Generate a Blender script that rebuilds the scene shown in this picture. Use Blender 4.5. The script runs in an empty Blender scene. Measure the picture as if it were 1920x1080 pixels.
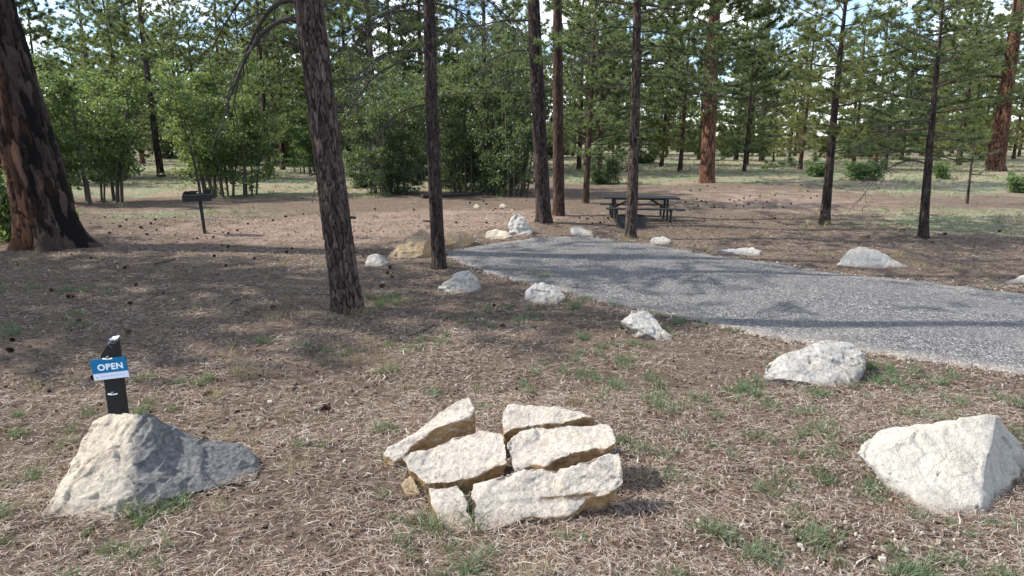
import bpy, bmesh, math, random
import numpy as np
from mathutils import Vector, Matrix, noise as mn

S = bpy.context.scene
C = S.collection
R = math.radians

# ------------------------------------------------------------------ camera, sky, sun, exposure
EYE = 2.5
PITCH = math.atan(285 / 1250)
FPX = 1250.0
cd = bpy.data.cameras.new('camera'); cam = bpy.data.objects.new('camera', cd); C.objects.link(cam)
cam.location = (0, 0, EYE); cam.rotation_euler = (math.pi / 2 - PITCH, 0, 0)
cd.sensor_width = 36; cd.lens = 36 * FPX / 1920; cd.clip_start = .05; cd.clip_end = 3000
S.camera = cam

SUN_EL, SUN_AZ = R(43), R(-84)          # azimuth measured from +Y towards +X: the sun stands to the left
wd = bpy.data.worlds.new('World'); S.world = wd; wd.use_nodes = True
wn = wd.node_tree; wn.nodes.clear()
wo = wn.nodes.new('ShaderNodeOutputWorld'); wb = wn.nodes.new('ShaderNodeBackground')
sk = wn.nodes.new('ShaderNodeTexSky'); sk.sky_type = 'NISHITA'; sk.sun_disc = False
sk.sun_elevation = SUN_EL; sk.sun_rotation = SUN_AZ; sk.altitude = 2100; sk.air_density = 1.0; sk.dust_density = 1.2; sk.ozone_density = 1.0
# thin broken cloud over the whole sky
tc = wn.nodes.new('ShaderNodeTexCoord'); mp = wn.nodes.new('ShaderNodeMapping'); mp.inputs['Scale'].default_value = (1, 1, 2.4)
cn = wn.nodes.new('ShaderNodeTexNoise'); cn.inputs['Scale'].default_value = 5.0; cn.inputs['Detail'].default_value = 7
cr = wn.nodes.new('ShaderNodeValToRGB'); cr.color_ramp.elements[0].position = .47; cr.color_ramp.elements[1].position = .62
mx = wn.nodes.new('ShaderNodeMix'); mx.data_type = 'RGBA'; mx.inputs[7].default_value = (9.5, 9.8, 10.2, 1)
wn.links.new(tc.outputs['Generated'], mp.inputs[0]); wn.links.new(mp.outputs[0], cn.inputs['Vector'])
wn.links.new(cn.outputs['Fac'], cr.inputs[0]); wn.links.new(cr.outputs[0], mx.inputs[0]); wn.links.new(sk.outputs[0], mx.inputs[6])
wn.links.new(mx.outputs[2], wb.inputs[0]); wb.inputs[1].default_value = 0.15
wn.links.new(wb.outputs[0], wo.inputs[0])

sl = bpy.data.lights.new('sun', 'SUN'); sun = bpy.data.objects.new('sun', sl); C.objects.link(sun)
sl.energy = 4.8; sl.angle = R(0.6); sl.color = (1, .93, .82)
sdir = Vector((math.sin(SUN_AZ) * math.cos(SUN_EL), math.cos(SUN_AZ) * math.cos(SUN_EL), math.sin(SUN_EL)))
sun.rotation_euler = sdir.to_track_quat('Z', 'Y').to_euler(); sun.location = sdir * 60

vs = S.view_settings; vs.view_transform = 'Standard'; vs.look = 'None'; vs.gamma = 1; vs.use_curve_mapping = False
vs.exposure = 1.08
S.render.engine = 'CYCLES'
S.cycles.max_bounces = 5; S.cycles.diffuse_bounces = 3; S.cycles.glossy_bounces = 1; S.cycles.transmission_bounces = 3
S.cycles.use_denoising = True; S.cycles.caustics_reflective = False; S.cycles.caustics_refractive = False

# ------------------------------------------------------------------ terrain height, photo points to places on the ground
def hgt(x, y):
    x = np.asarray(x, float); y = np.asarray(y, float)
    h = .035 * np.sin(.43 * x + 1.1) * np.sin(.37 * y + .4) + .018 * np.sin(1.3 * x + .7 * y) + .012 * np.sin(2.3 * y - 1.1 * x + 2)
    far = np.clip((y - 55) / 60, 0, 1.8)
    return h + .9 * far * far * (3 - far) / 2 * .8 + .12 * np.sin(.09 * x) * np.clip((np.abs(y) - 20) / 40, 0, 1)

def ray(px, py):
    xc, yc = (px - 960) / FPX, (540 - py) / FPX
    f = Vector((0, math.cos(PITCH), -math.sin(PITCH))); u = Vector((0, math.sin(PITCH), math.cos(PITCH)))
    return Vector((1, 0, 0)) * xc + u * yc + f
def W(px, py, Y):                        # at distance Y
    d = ray(px, py); return Vector((0, 0, EYE)) + d * (Y / d.y)
def Z(px, py, z):                        # at height z
    d = ray(px, py); return Vector((0, 0, EYE)) + d * ((z - EYE) / d.z)
def G(px, py):                           # on the ground
    d = ray(px, py); z = 0.
    if d.z > -.012:
        d = Vector((d.x, d.y, -.012))
    for _ in range(12):
        t = (z - EYE) / d.z; p = Vector((0, 0, EYE)) + d * t
        z = .5 * z + .5 * float(hgt(p.x, p.y))
    p.z = float(hgt(p.x, p.y)); return p

# ------------------------------------------------------------------ mesh and object helpers
def mesh_np(name, V, F, mats=(), mi=None, smooth=False, attrs=None):
    """V (n,3); F list of int arrays (m,k)"""
    V = np.ascontiguousarray(V, np.float32)
    F = [np.asarray(f, np.int32) for f in F if len(f)]
    me = bpy.data.meshes.new(name)
    me.vertices.add(len(V)); me.vertices.foreach_set('co', V.ravel())
    ks = np.concatenate([np.full(len(f), f.shape[1], np.int32) for f in F])
    st = np.concatenate([[0], np.cumsum(ks)[:-1]]).astype(np.int32)
    li = np.concatenate([f.ravel() for f in F])
    me.loops.add(len(li)); me.loops.foreach_set('vertex_index', li)
    me.polygons.add(len(ks)); me.polygons.foreach_set('loop_start', st)
    for m in mats: me.materials.append(m)
    if mi is not None: me.polygons.foreach_set('material_index', np.asarray(mi, np.int32))
    me.polygons.foreach_set('use_smooth', np.full(len(ks), smooth, bool))
    for k, a in (attrs or {}).items():
        at = me.attributes.new(k, 'FLOAT', 'POINT'); at.data.foreach_set('value', np.ascontiguousarray(a, np.float32))
    me.update(calc_edges=True)
    return me

class MB:
    def __init__(s): s.v, s.f, s.m, s.n = [], [], [], 0
    def add(s, V, F, mat=0):
        V = np.asarray(V, float); F = np.asarray(F, int)
        s.v.append(V); s.f.append(F + s.n); s.m.append(np.full(len(F), mat)); s.n += len(V)
    def tube(s, P, r, sides=6, mat=0, cap=True):
        P = np.asarray(P, float); n = len(P); r = np.broadcast_to(np.asarray(r, float), (n,))
        T = np.gradient(P, axis=0); T /= np.linalg.norm(T, axis=1)[:, None] + 1e-9
        ref = np.array([0, 0, 1.]) if abs(T[:, 2].mean()) < .8 else np.array([1., 0, 0])
        A = np.cross(T, ref); A /= np.linalg.norm(A, axis=1)[:, None] + 1e-9; B = np.cross(T, A)
        th = np.arange(sides) * 2 * math.pi / sides
        V = P[:, None] + r[:, None, None] * (np.cos(th)[None, :, None] * A[:, None] + np.sin(th)[None, :, None] * B[:, None])
        i = np.arange(n - 1)[:, None] * sides; j = np.arange(sides)[None]; k = (j + 1) % sides
        F = np.stack([i + j, i + k, i + sides + k, i + sides + j], -1).reshape(-1, 4)
        s.add(V.reshape(-1, 3), F, mat)
        if cap and sides == 4:
            s.add(V[0][::-1], [[0, 1, 2, 3]], mat); s.add(V[-1], [[0, 1, 2, 3]], mat)
        elif cap:
            for ring, c in ((V[0][::-1], P[0]), (V[-1], P[-1])):
                s.add(np.vstack([ring, c]), [[q, (q + 1) % sides, sides] for q in range(sides)], mat)
    def box(s, a, b, mat=0):
        x0, y0, z0 = a; x1, y1, z1 = b
        V = [(x0, y0, z0), (x1, y0, z0), (x1, y1, z0), (x0, y1, z0), (x0, y0, z1), (x1, y0, z1), (x1, y1, z1), (x0, y1, z1)]
        s.add(V, [[3, 2, 1, 0], [4, 5, 6, 7], [0, 1, 5, 4], [1, 2, 6, 5], [2, 3, 7, 6], [3, 0, 4, 7]], mat)
    def mesh(s, name, mats, smooth=False):
        F = {}; 
        for f, m in zip(s.f, s.m): F.setdefault(f.shape[1], []).append((f, m))
        fl, ml = [], []
        for k in F:
            fl.append(np.vstack([a for a, _ in F[k]])); ml.append(np.concatenate([b for _, b in F[k]]))
        return mesh_np(name, np.vstack(s.v), fl, mats, np.concatenate(ml), smooth)

def obj(name, me, parent=None, loc=None):
    o = bpy.data.objects.new(name, me); C.objects.link(o)
    if parent is not None: o.parent = parent
    if loc is not None: o.location = loc
    return o
def tag(o, label, cat, group=None):
    o['label'] = label; o['category'] = cat
    if group: o['group'] = group
    return o
def thing(name, label, cat, loc=(0, 0, 0), rotz=0, group=None):
    o = obj(name, None); o.empty_display_size = .2; o.location = loc; o.rotation_euler = (0, 0, rotz)
    return tag(o, label, cat, group)
def bevel(o, w, seg=2):
    m = o.modifiers.new('bevel', 'BEVEL'); m.width = w; m.segments = seg; m.limit_method = 'ANGLE'; return o

# ------------------------------------------------------------------ materials
def newmat(name, rough=.9, spec=.2):
    m = bpy.data.materials.new(name); m.use_nodes = True
    nt = m.node_tree; b = nt.nodes['Principled BSDF']
    b.inputs['Roughness'].default_value = rough; b.inputs['Specular IOR Level'].default_value = spec
    return m, nt, b
def nd(nt, t, props=None, **ins):
    n = nt.nodes.new('ShaderNode' + t)
    for k, v in (props or {}).items(): setattr(n, k, v)
    for k, v in ins.items():
        s = n.inputs[k.replace('_', ' ')]
        if isinstance(v, bpy.types.NodeSocket): nt.links.new(v, s)
        else: s.default_value = v
    return n
def co(nt, scale=(1, 1, 1)):
    t = nd(nt, 'TexCoord').outputs['Object']
    if scale == (1, 1, 1): return t
    return nd(nt, 'Mapping', Vector=t, Scale=scale).outputs[0]
def noi(nt, v, scale, detail=4, rough=.6, dist=0):
    return nd(nt, 'TexNoise', Vector=v, Scale=scale, Detail=detail, Roughness=rough, Distortion=dist).outputs['Fac']
def ramp(nt, fac, stops, interp='LINEAR'):
    n = nd(nt, 'ValToRGB', Fac=fac); r = n.color_ramp; r.interpolation = interp
    while len(r.elements) < len(stops): r.elements.new(.5)
    for e, (p, c) in zip(r.elements, stops):
        e.position = p; e.color = (*c, 1) if len(c) == 3 else c
    return n.outputs[0]
def mix(nt, fac, a, b, mode='MIX'):
    n = nt.nodes.new('ShaderNodeMix'); n.data_type = 'RGBA'; n.blend_type = mode
    for s, v in ((n.inputs[0], fac), (n.inputs[6], a), (n.inputs[7], b)):
        if isinstance(v, bpy.types.NodeSocket): nt.links.new(v, s)
        elif isinstance(v, (int, float)): s.default_value = v
        else: s.default_value = (*v, 1)
    return n.outputs[2]
def mth(nt, op, a, b=0., clamp=False):
    n = nt.nodes.new('ShaderNodeMath'); n.operation = op; n.use_clamp = clamp
    for s, v in ((n.inputs[0], a), (n.inputs[1], b)):
        if isinstance(v, bpy.types.NodeSocket): nt.links.new(v, s)
        else: s.default_value = v
    return n.outputs[0]
def attr(nt, name): return nd(nt, 'Attribute', {'attribute_name': name}).outputs['Fac']
def bump(nt, b, h, strength=.5, dist=.02):
    n = nd(nt, 'Bump', Strength=strength, Distance=dist, Height=h); nt.links.new(n.outputs[0], b.inputs['Normal'])
def bw(v): return ((0, 0, 0), (1, 1, 1)) 
BW = lambda a, b: [(a, (0, 0, 0)), (b, (1, 1, 1))]

def m_ground():
    m, nt, b = newmat('ground_litter', .95, .08)
    v = co(nt)
    n1 = noi(nt, v, 1.1, 6, .65); n2 = noi(nt, v, 14, 6, .75); n3 = noi(nt, v, 70, 4, .8)
    duff = ramp(nt, mth(nt, 'ADD', mth(nt, 'MULTIPLY', n1, .45), mth(nt, 'MULTIPLY', n2, .55)),
                [(.32, (.035, .028, .024)), (.45, (.08, .062, .052)), (.56, (.14, .11, .092)), (.68, (.25, .215, .185))])
    duff = mix(nt, .55, duff, ramp(nt, n3, [(.3, (.04, .03, .026)), (.5, (.15, .115, .092)), (.7, (.42, .36, .30))]))
    # streaks of needles, three directions
    for rot, amt in ((.4, .4), (1.7, .35), (2.6, .35)):
        mpn = nd(nt, 'Mapping', Vector=v, Rotation=(0, 0, rot), Scale=(9, 120, 1)).outputs[0]
        st = noi(nt, mpn, 1.0, 3, .6, .4)
        duff = mix(nt, mth(nt, 'MULTIPLY', ramp(nt, st, BW(.56, .66)), amt), duff, (.40, .30, .215))
        duff = mix(nt, mth(nt, 'MULTIPLY', ramp(nt, st, [(.34, (1, 1, 1)), (.42, (0, 0, 0))]), amt), duff, (.06, .04, .032))
    soil = ramp(nt, mth(nt, 'ADD', mth(nt, 'MULTIPLY', n2, .5), mth(nt, 'MULTIPLY', n1, .5)),
                [(.33, (.15, .108, .085)), (.5, (.25, .185, .15)), (.66, (.34, .27, .225))])
    soil = mix(nt, ramp(nt, n3, BW(.6, .74)), soil, (.42, .35, .30))
    soil = mix(nt, ramp(nt, noi(nt, v, 33, 3, .6), [(.3, (1, 1, 1)), (.38, (0, 0, 0))]), soil, (.10, .065, .05))
    g1 = noi(nt, v, .35, 5, .6); g2 = noi(nt, v, 9, 5, .75)
    grass = ramp(nt, g2, [(.3, (.075, .09, .05)), (.48, (.165, .195, .115)), (.62, (.28, .295, .195)), (.75, (.40, .385, .28))])
    dry = ramp(nt, g2, [(.3, (.12, .09, .065)), (.5, (.27, .21, .16)), (.7, (.43, .36, .28))])
    grass = mix(nt, ramp(nt, g1, BW(.44, .60)), grass, dry)
    wob = mth(nt, 'MULTIPLY', mth(nt, 'SUBTRACT', n1, .5), 1.1)
    sm = ramp(nt, mth(nt, 'ADD', attr(nt, 'soil'), wob), BW(.35, .65)); gm = ramp(nt, mth(nt, 'ADD', attr(nt, 'grass'), wob), BW(.35, .65))
    c = mix(nt, sm, duff, soil); c = mix(nt, gm, c, grass)
    c = mix(nt, .75, c, ramp(nt, noi(nt, v, 26, 5, .85), [(.3, (.25, .25, .25)), (.5, (.95, .95, .95)), (.7, (1.7, 1.7, 1.7))]), 'MULTIPLY')
    n4 = noi(nt, v, 7, 8, .85)
    c = mix(nt, .8, c, ramp(nt, n4, [(.34, (.42, .40, .39)), (.5, (.92, .92, .92)), (.66, (1.5, 1.5, 1.5))]), 'MULTIPLY')
    nt.links.new(c, b.inputs['Base Color'])
    bump(nt, b, mth(nt, 'ADD', mth(nt, 'MULTIPLY', n3, .5), mth(nt, 'ADD', n2, n4)), 1., .05)
    return m
def m_road():
    m, nt, b = newmat('chip_seal', .75, .35)
    v = co(nt)
    vo = nd(nt, 'TexVoronoi', {'feature': 'F1'}, Vector=v, Scale=56.)
    rnd = nd(nt, 'SeparateColor', Color=vo.outputs['Color']).outputs[0]
    c = ramp(nt, rnd, [(0, (.025, .025, .028)), (.4, (.056, .054, .056)), (.65, (.122, .119, .12)), (.86, (.26, .255, .25)), (1, (.50, .485, .46))])
    vo2 = nd(nt, 'TexVoronoi', {'feature': 'F1'}, Vector=v, Scale=26.)
    r2 = nd(nt, 'SeparateColor', Color=vo2.outputs['Color']).outputs[1]
    c = mix(nt, .45, c, ramp(nt, r2, [(0, (.03, .029, .031)), (.6, (.10, .098, .10)), (1, (.34, .33, .32))]))
    gap = ramp(nt, vo.outputs['Distance'], [(.45, (0, 0, 0)), (.75, (1, 1, 1))])
    c = mix(nt, gap, c, (.03, .03, .034))
    lf = noi(nt, v, .9, 5, .6)
    c = mix(nt, mth(nt, 'MULTIPLY', ramp(nt, lf, BW(.5, .7)), .25), c, (.24, .22, .20))
    dust = attr(nt, 'dust')
    c = mix(nt, mth(nt, 'MULTIPLY', attr(nt, 'track'), .35), c, (.085, .084, .088))
    c = mix(nt, mth(nt, 'MULTIPLY', dust, mth(nt, 'ADD', noi(nt, v, 6, 4, .7), .1)), c, (.26, .235, .21))
    nt.links.new(c, b.inputs['Base Color'])
    bump(nt, b, mth(nt, 'SUBTRACT', 1., vo.outputs['Distance']), .9, .012)
    return m
def m_bark(name, plate_a, plate_b, furrow, char=None, grey=None):
    m, nt, b = newmat(name, .92, .12)
    v = co(nt, (1, 1, .3)); pl = attr(nt, 'plate'); fu = attr(nt, 'furrow')
    n = noi(nt, v, 22, 5, .7)
    f = mth(nt, 'ADD', mth(nt, 'MULTIPLY', pl, .26), mth(nt, 'ADD', mth(nt, 'MULTIPLY', n, .5), mth(nt, 'MULTIPLY', noi(nt, co(nt, (1, 1, .5)), 2.2, 4, .6), .32)))
    c = ramp(nt, f, [(.25, tuple(x * .55 for x in plate_a)), (.5, plate_a), (.8, plate_b)])
    if grey: c = mix(nt, mth(nt, 'MULTIPLY', ramp(nt, noi(nt, co(nt, (1, 1, .4)), 34, 5, .75), BW(.48, .75)), .7), c, grey)
    c = mix(nt, ramp(nt, fu, BW(.35, .95)), c, furrow)
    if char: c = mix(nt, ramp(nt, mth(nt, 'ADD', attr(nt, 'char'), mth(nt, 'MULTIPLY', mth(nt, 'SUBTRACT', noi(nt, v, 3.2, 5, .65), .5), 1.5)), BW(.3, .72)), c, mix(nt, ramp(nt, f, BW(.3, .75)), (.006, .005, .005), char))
    nt.links.new(c, b.inputs['Base Color']); bump(nt, b, n, .6, .02)
    return m
def m_leaf(name, cols, trans=.35, rough=.5):
    m = bpy.data.materials.new(name); m.use_nodes = True; nt = m.node_tree; nt.nodes.clear()
    o = nd(nt, 'OutputMaterial'); g = nd(nt, 'NewGeometry')
    c = ramp(nt, g.outputs['Random Per Island'], [(i / max(1, len(cols) - 1), x) for i, x in enumerate(cols)])
    oi = nd(nt, 'ObjectInfo').outputs['Random']
    hs = nd(nt, 'HueSaturation', Color=c, Hue=mth(nt, 'ADD', mth(nt, 'MULTIPLY', oi, .03), .485), Value=mth(nt, 'ADD', mth(nt, 'MULTIPLY', oi, .35), .82)).outputs[0]
    d = nd(nt, 'BsdfPrincipled', Base_Color=hs, Roughness=rough); d.inputs['Specular IOR Level'].default_value = .3
    t = nd(nt, 'BsdfTranslucent', Color=mix(nt, .5, hs, (.22, .26, .05), 'MIX'))
    ms = nd(nt, 'MixShader', Fac=trans); nt.links.new(d.outputs[0], ms.inputs[1]); nt.links.new(t.outputs[0], ms.inputs[2])
    nt.links.new(ms.outputs[0], o.inputs[0]); return m
def m_island(name, cols, rough=.9):
    m, nt, b = newmat(name, rough, .1); g = nd(nt, 'NewGeometry')
    nt.links.new(ramp(nt, g.outputs['Random Per Island'], [(i / max(1, len(cols) - 1), x) for i, x in enumerate(cols)]), b.inputs['Base Color']); return m
def m_rock(name, pale, dark, tan, tan_amt, speck=.5, side_tan=0., grey=None):
    m, nt, b = newmat(name, .9, .15); v = co(nt)
    n1 = noi(nt, v, 3.2, 6, .65, .3); n2 = noi(nt, v, 28, 6, .75); n3 = noi(nt, v, 9, 5, .7, .8)
    c = ramp(nt, n2, [(.25, dark), (.48, tuple(.55 * p + .45 * q for p, q in zip(pale, dark))), (.62, pale)])
    c = mix(nt, mth(nt, 'MULTIPLY', ramp(nt, n1, BW(.5, .68)), tan_amt), c, tan)
    c = mix(nt, mth(nt, 'MULTIPLY', ramp(nt, noi(nt, v, 4.6, 6, .7, .6), BW(.5, .64)), .6), c, tuple(.9 * d for d in dark))
    if side_tan:
        ob = nd(nt, 'SeparateXYZ', Vector=nd(nt, 'TexCoord').outputs['Normal']).outputs[2]
        k = ramp(nt, mth(nt, 'ADD', ob, mth(nt, 'MULTIPLY', mth(nt, 'SUBTRACT', n3, .5), .45)), [(.22, (1, 1, 1)), (.36, (0, 0, 0))])
        c = mix(nt, mth(nt, 'MULTIPLY', k, side_tan), c, ramp(nt, n3, [(.3, (.14, .08, .04)), (.5, (.30, .19, .09)), (.7, (.46, .34, .20))]))
    if grey:        # grey weathered skin on one side, with that side's shade painted in
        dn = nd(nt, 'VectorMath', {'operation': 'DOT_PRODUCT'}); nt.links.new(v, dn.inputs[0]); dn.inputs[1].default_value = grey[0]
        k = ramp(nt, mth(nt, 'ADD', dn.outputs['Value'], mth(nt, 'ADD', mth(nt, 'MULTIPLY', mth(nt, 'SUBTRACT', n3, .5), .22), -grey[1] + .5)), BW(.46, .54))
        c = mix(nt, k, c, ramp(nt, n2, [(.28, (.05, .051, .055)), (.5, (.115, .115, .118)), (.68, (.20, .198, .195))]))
    k = ramp(nt, noi(nt, v, 46, 3, .6, .5), BW(.585, .64))
    k = mth(nt, 'MULTIPLY', mth(nt, 'MULTIPLY', k, ramp(nt, n3, BW(.45, .62))), speck)
    c = mix(nt, k, c, (.05, .05, .055))
    zz = nd(nt, 'SeparateXYZ', Vector=v).outputs[2]
    c = mix(nt, mth(nt, 'MULTIPLY', ramp(nt, mth(nt, 'ADD', zz, mth(nt, 'MULTIPLY', n3, .12)), [(.06, (1, 1, 1)), (.14, (0, 0, 0))]), .6), c, (.17, .125, .095))      # soil splashed on the foot
    nt.links.new(c, b.inputs['Base Color'])
    ms = nd(nt, 'TexMusgrave') if False else None
    cv = nd(nt, 'TexVoronoi', {'feature': 'DISTANCE_TO_EDGE'}, Vector=nd(nt, 'Mapping', Vector=mix(nt, .3, v, nd(nt, 'TexNoise', Vector=v, Scale=3., Detail=6.).outputs['Color']), Scale=(1, 1, 1.8)).outputs[0], Scale=4.).outputs['Distance']
    bump(nt, b, mth(nt, 'ADD', mth(nt, 'ADD', n2, mth(nt, 'MULTIPLY', n3, .8)), mth(nt, 'MULTIPLY', ramp(nt, cv, BW(0, .02)), mth(nt, 'MULTIPLY', ramp(nt, n1, BW(.48, .6)), .35))), .8, .03)
    return m
def m_plain(name, col, rough=.5, metal=0., var=.25, scale=40):
    m, nt, b = newmat(name, rough, .4); b.inputs['Metallic'].default_value = metal
    n = noi(nt, co(nt), scale, 4, .7)
    nt.links.new(ramp(nt, n, [(.3, tuple(x * (1 - var) for x in col)), (.7, tuple(min(1, x * (1 + var)) for x in col))]), b.inputs['Base Color'])
    nt.links.new(ramp(nt, n, [(.3, (rough * .8,) * 3), (.7, (min(1, rough * 1.2),) * 3)]), b.inputs['Roughness']); return m

M = dict(
    ground=m_ground(), road=m_road(),
    bark_char=m_bark('bark_charred', (.13, .062, .038), (.23, .125, .08), (.03, .018, .013), (.065, .046, .040)),
    bark_grey=m_bark('bark_grey', (.058, .043, .037), (.115, .088, .077), (.012, .009, .008), None, (.15, .13, .12)),
    bark_dark=m_bark('bark_dark', (.045, .033, .030), (.085, .065, .058), (.012, .009, .008), None, (.10, .085, .08)),
    bark_red=m_bark('bark_red', (.135, .066, .043), (.22, .12, .08), (.03, .016, .011), None, (.19, .125, .095)),
    bark_mid=m_bark('bark_mid', (.062, .041, .033), (.11, .074, .058), (.028, .016, .012)),
    limb=m_plain('dead_limb_wood', (.032, .026, .023), .9, 0, .4, 30),
    twig=m_plain('twig_wood', (.05, .036, .028), .9, 0, .3, 30),
    oakstem=m_plain('oak_stem_wood', (.06, .05, .043), .9, 0, .4, 30),
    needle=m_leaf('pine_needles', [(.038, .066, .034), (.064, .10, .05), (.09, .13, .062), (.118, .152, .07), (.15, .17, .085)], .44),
    needle_lit=m_leaf('pine_needles_sunlit', [(.085, .115, .045), (.135, .165, .062), (.18, .20, .08), (.235, .235, .10)], .5),  # same needles as above, sunlight painted in as a lighter yellow-green
    oak=m_leaf('oak_leaves', [(.046, .10, .044), (.074, .145, .058), (.105, .185, .072), (.16, .22, .09)], .5, .4),
    oak_dk=m_leaf('thicket_leaves', [(.026, .052, .028), (.042, .076, .04), (.065, .105, .055), (.11, .15, .09)], .45, .4),
    litter=m_island('needle_litter', [(.03, .023, .020), (.09, .055, .041), (.17, .105, .074), (.22, .172, .138), (.30, .262, .222), (.40, .372, .335)]),
    flakes=m_island('bark_flakes', [(.02, .014, .012), (.05, .032, .025), (.09, .058, .044), (.16, .11, .085), (.22, .17, .14)]),
    chips=m_island('pale_chips', [(.17, .135, .112), (.25, .21, .18), (.33, .29, .25), (.42, .385, .345)]),
    grass=m_leaf('grass_blades', [(.045, .09, .045), (.08, .135, .07), (.12, .175, .10), (.19, .235, .15)], .3),
    straw=m_leaf('dry_grass_blades', [(.16, .13, .075), (.27, .22, .13), (.38, .32, .2), (.2, .2, .11)], .3),
    meadow=m_leaf('meadow_grass_blades', [(.12, .14, .075), (.20, .22, .125), (.29, .29, .18), (.38, .36, .24)], .35),
    cone=m_island('pine_cone_scales', [(.020, .012, .010), (.045, .024, .017), (.075, .040, .027)]),
    rock_grey=m_rock('limestone_grey', (.50, .47, .43), (.20, .20, .205), (.55, .48, .36), .45, .8),
    rock_cream=m_rock('limestone_cream', (.50, .45, .37), (.27, .24, .20), (.58, .48, .31), .6, .4),
    rock_two=m_rock('limestone_two_toned', (.41, .375, .315), (.21, .185, .16), (.44, .38, .28), .6, .3, grey=((1., .28, .10), -.16)),  # right side greyed by weathering and by shade put into the colour
    rock_white=m_rock('limestone_white', (.40, .385, .36), (.18, .178, .175), (.46, .38, .27), .5, 1.),
    rock_pale=m_rock('limestone_pale', (.41, .39, .355), (.25, .238, .22), (.56, .50, .38), .35, .25),
    rock_slab=m_rock('limestone_slab', (.44, .405, .35), (.20, .18, .175), (.58, .47, .29), .35, .65, .95),
    rock_wedge=m_rock('limestone_wedge', (.34, .27, .18), (.17, .135, .10), (.36, .23, .10), .85, .6, .8),
    rock_tan=m_rock('limestone_tan', (.40, .30, .19), (.19, .15, .11), (.44, .27, .11), .85, .5),
    black=m_plain('black_paint', (.006, .006, .0065), .6), steel=m_plain('fire_steel', (.02, .022, .028), .5, .3),
    table=m_plain('coated_steel', (.011, .011, .013), .6, .0), blue=m_plain('sign_blue', (.002, .135, .30), .35, 0, .06),
    white=m_plain('sign_white', (.60, .66, .78), .4, 0, .05), text=m_plain('sign_lettering', (.72, .80, .86), .4, 0, .03),
    zinc=m_plain('zinc_cap', (.42, .45, .52), .35, .6), ash=m_plain('ash', (.09, .085, .08), .95), plate=m_plain('sign_back', (.03, .04, .05), .5),
)

# ------------------------------------------------------------------ ground and road
NEAR = [(838, 478), (872, 497), (960, 525), (1100, 560), (1200, 582), (1300, 600), (1430, 630), (1640, 664), (1920, 703), (2300, 760), (2900, 850)]
FAR = [(845, 473), (900, 461), (1000, 447), (1090, 443), (1150, 450), (1240, 462), (1400, 488), (1600, 517), (1920, 552), (2300, 592), (2900, 650)]
def dens(P, n):
    P = np.array([[q.x, q.y] for q in P]); t = np.linspace(0, len(P) - 1, n); k = np.arange(len(P))
    out = np.stack([np.interp(t, k, P[:, 0]), np.interp(t, k, P[:, 1])], 1)
    for _ in range(6): out[1:-1] = .5 * out[1:-1] + .25 * (out[:-2] + out[2:])
    return out
rn, rf = dens([G(*p) for p in NEAR], 240), dens([G(*p) for p in FAR], 240)
ROADPOLY = np.vstack([rn, rf[::-1]])
def in_poly(x, y, poly):
    x = np.asarray(x); y = np.asarray(y); c = np.zeros(x.shape, bool); n = len(poly); j = n - 1
    for i in range(n):
        xi, yi = poly[i]; xj, yj = poly[j]
        if yi != yj:
            c ^= ((yi > y) != (yj > y)) & (x < (xj - xi) * (y - yi) / (yj - yi) + xi)
        j = i
    return c

def axis(a, b, near_lo, near_hi, d0, growth):
    pts = list(np.arange(near_lo, near_hi, d0)); d = d0; p = near_hi
    while p < b: pts.append(p); d *= growth; p += d
    pts.append(b); d = d0; p = near_lo - d0
    while p > a: pts.insert(0, p); d *= growth; p -= d
    pts.insert(0, a); return np.array(pts)
gx, gy = axis(-420, 420, -13, 16, .16, 1.08), axis(-120, 620, 1.5, 24, .15, 1.06)
XX, YY = np.meshgrid(gx, gy); ZZ = hgt(XX, YY)
rgn = np.random.default_rng(3)
near = (YY < 24) & (YY > 1.5) & (XX > -13) & (XX < 16)
ZZ = ZZ + np.where(near, (rgn.random(XX.shape) - .5) * .022, 0)
inr = in_poly(XX, YY, ROADPOLY); ZZ = np.where(inr, np.minimum(ZZ, hgt(XX, YY) - .012), ZZ)
def blob(x, y, cx, cy, rx, ry): return np.exp(-(((x - cx) / rx) ** 2 + ((y - cy) / ry) ** 2))
def zone_soil(x, y):
    return np.clip(1.2 * blob(x, y, -5.0, 18.4, 4.5, 2.6) + .8 * blob(x, y, -1.5, 21.5, 4.5, 2.5) + .6 * blob(x, y, 10.5, 25, 6, 4) + .4 * blob(x, y, 11, 31, 8, 4), 0, 1)
def zone_grass(x, y):
    g = np.clip((y - 25.5 - np.clip(8 - np.abs(x - 2), 0, 8) * 1.0) / 6, 0, 1)
    g = np.maximum(g, .9 * blob(x, y, 15, 20, 6, 4.2)); g = np.maximum(g, .55 * blob(x, y, -11, 22, 5, 3)); 
    return np.clip(g - .8 * blob(x, y, 11.5, 33, 7, 4) - .5 * blob(x, y, 31, 45, 8, 3), 0, 1)
ny, nx = XX.shape
idx = np.arange(ny * nx).reshape(ny, nx)
F = np.stack([idx[:-1, :-1], idx[:-1, 1:], idx[1:, 1:], idx[1:, :-1]], -1).reshape(-1, 4)
gm = mesh_np('ground', np.stack([XX, YY, ZZ], -1).reshape(-1, 3), [F], [M['ground']], None, True,
             {'soil': zone_soil(XX, YY).ravel(), 'grass': zone_grass(XX, YY).ravel()})
obj('ground', gm)['kind'] = 'structure'

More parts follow.
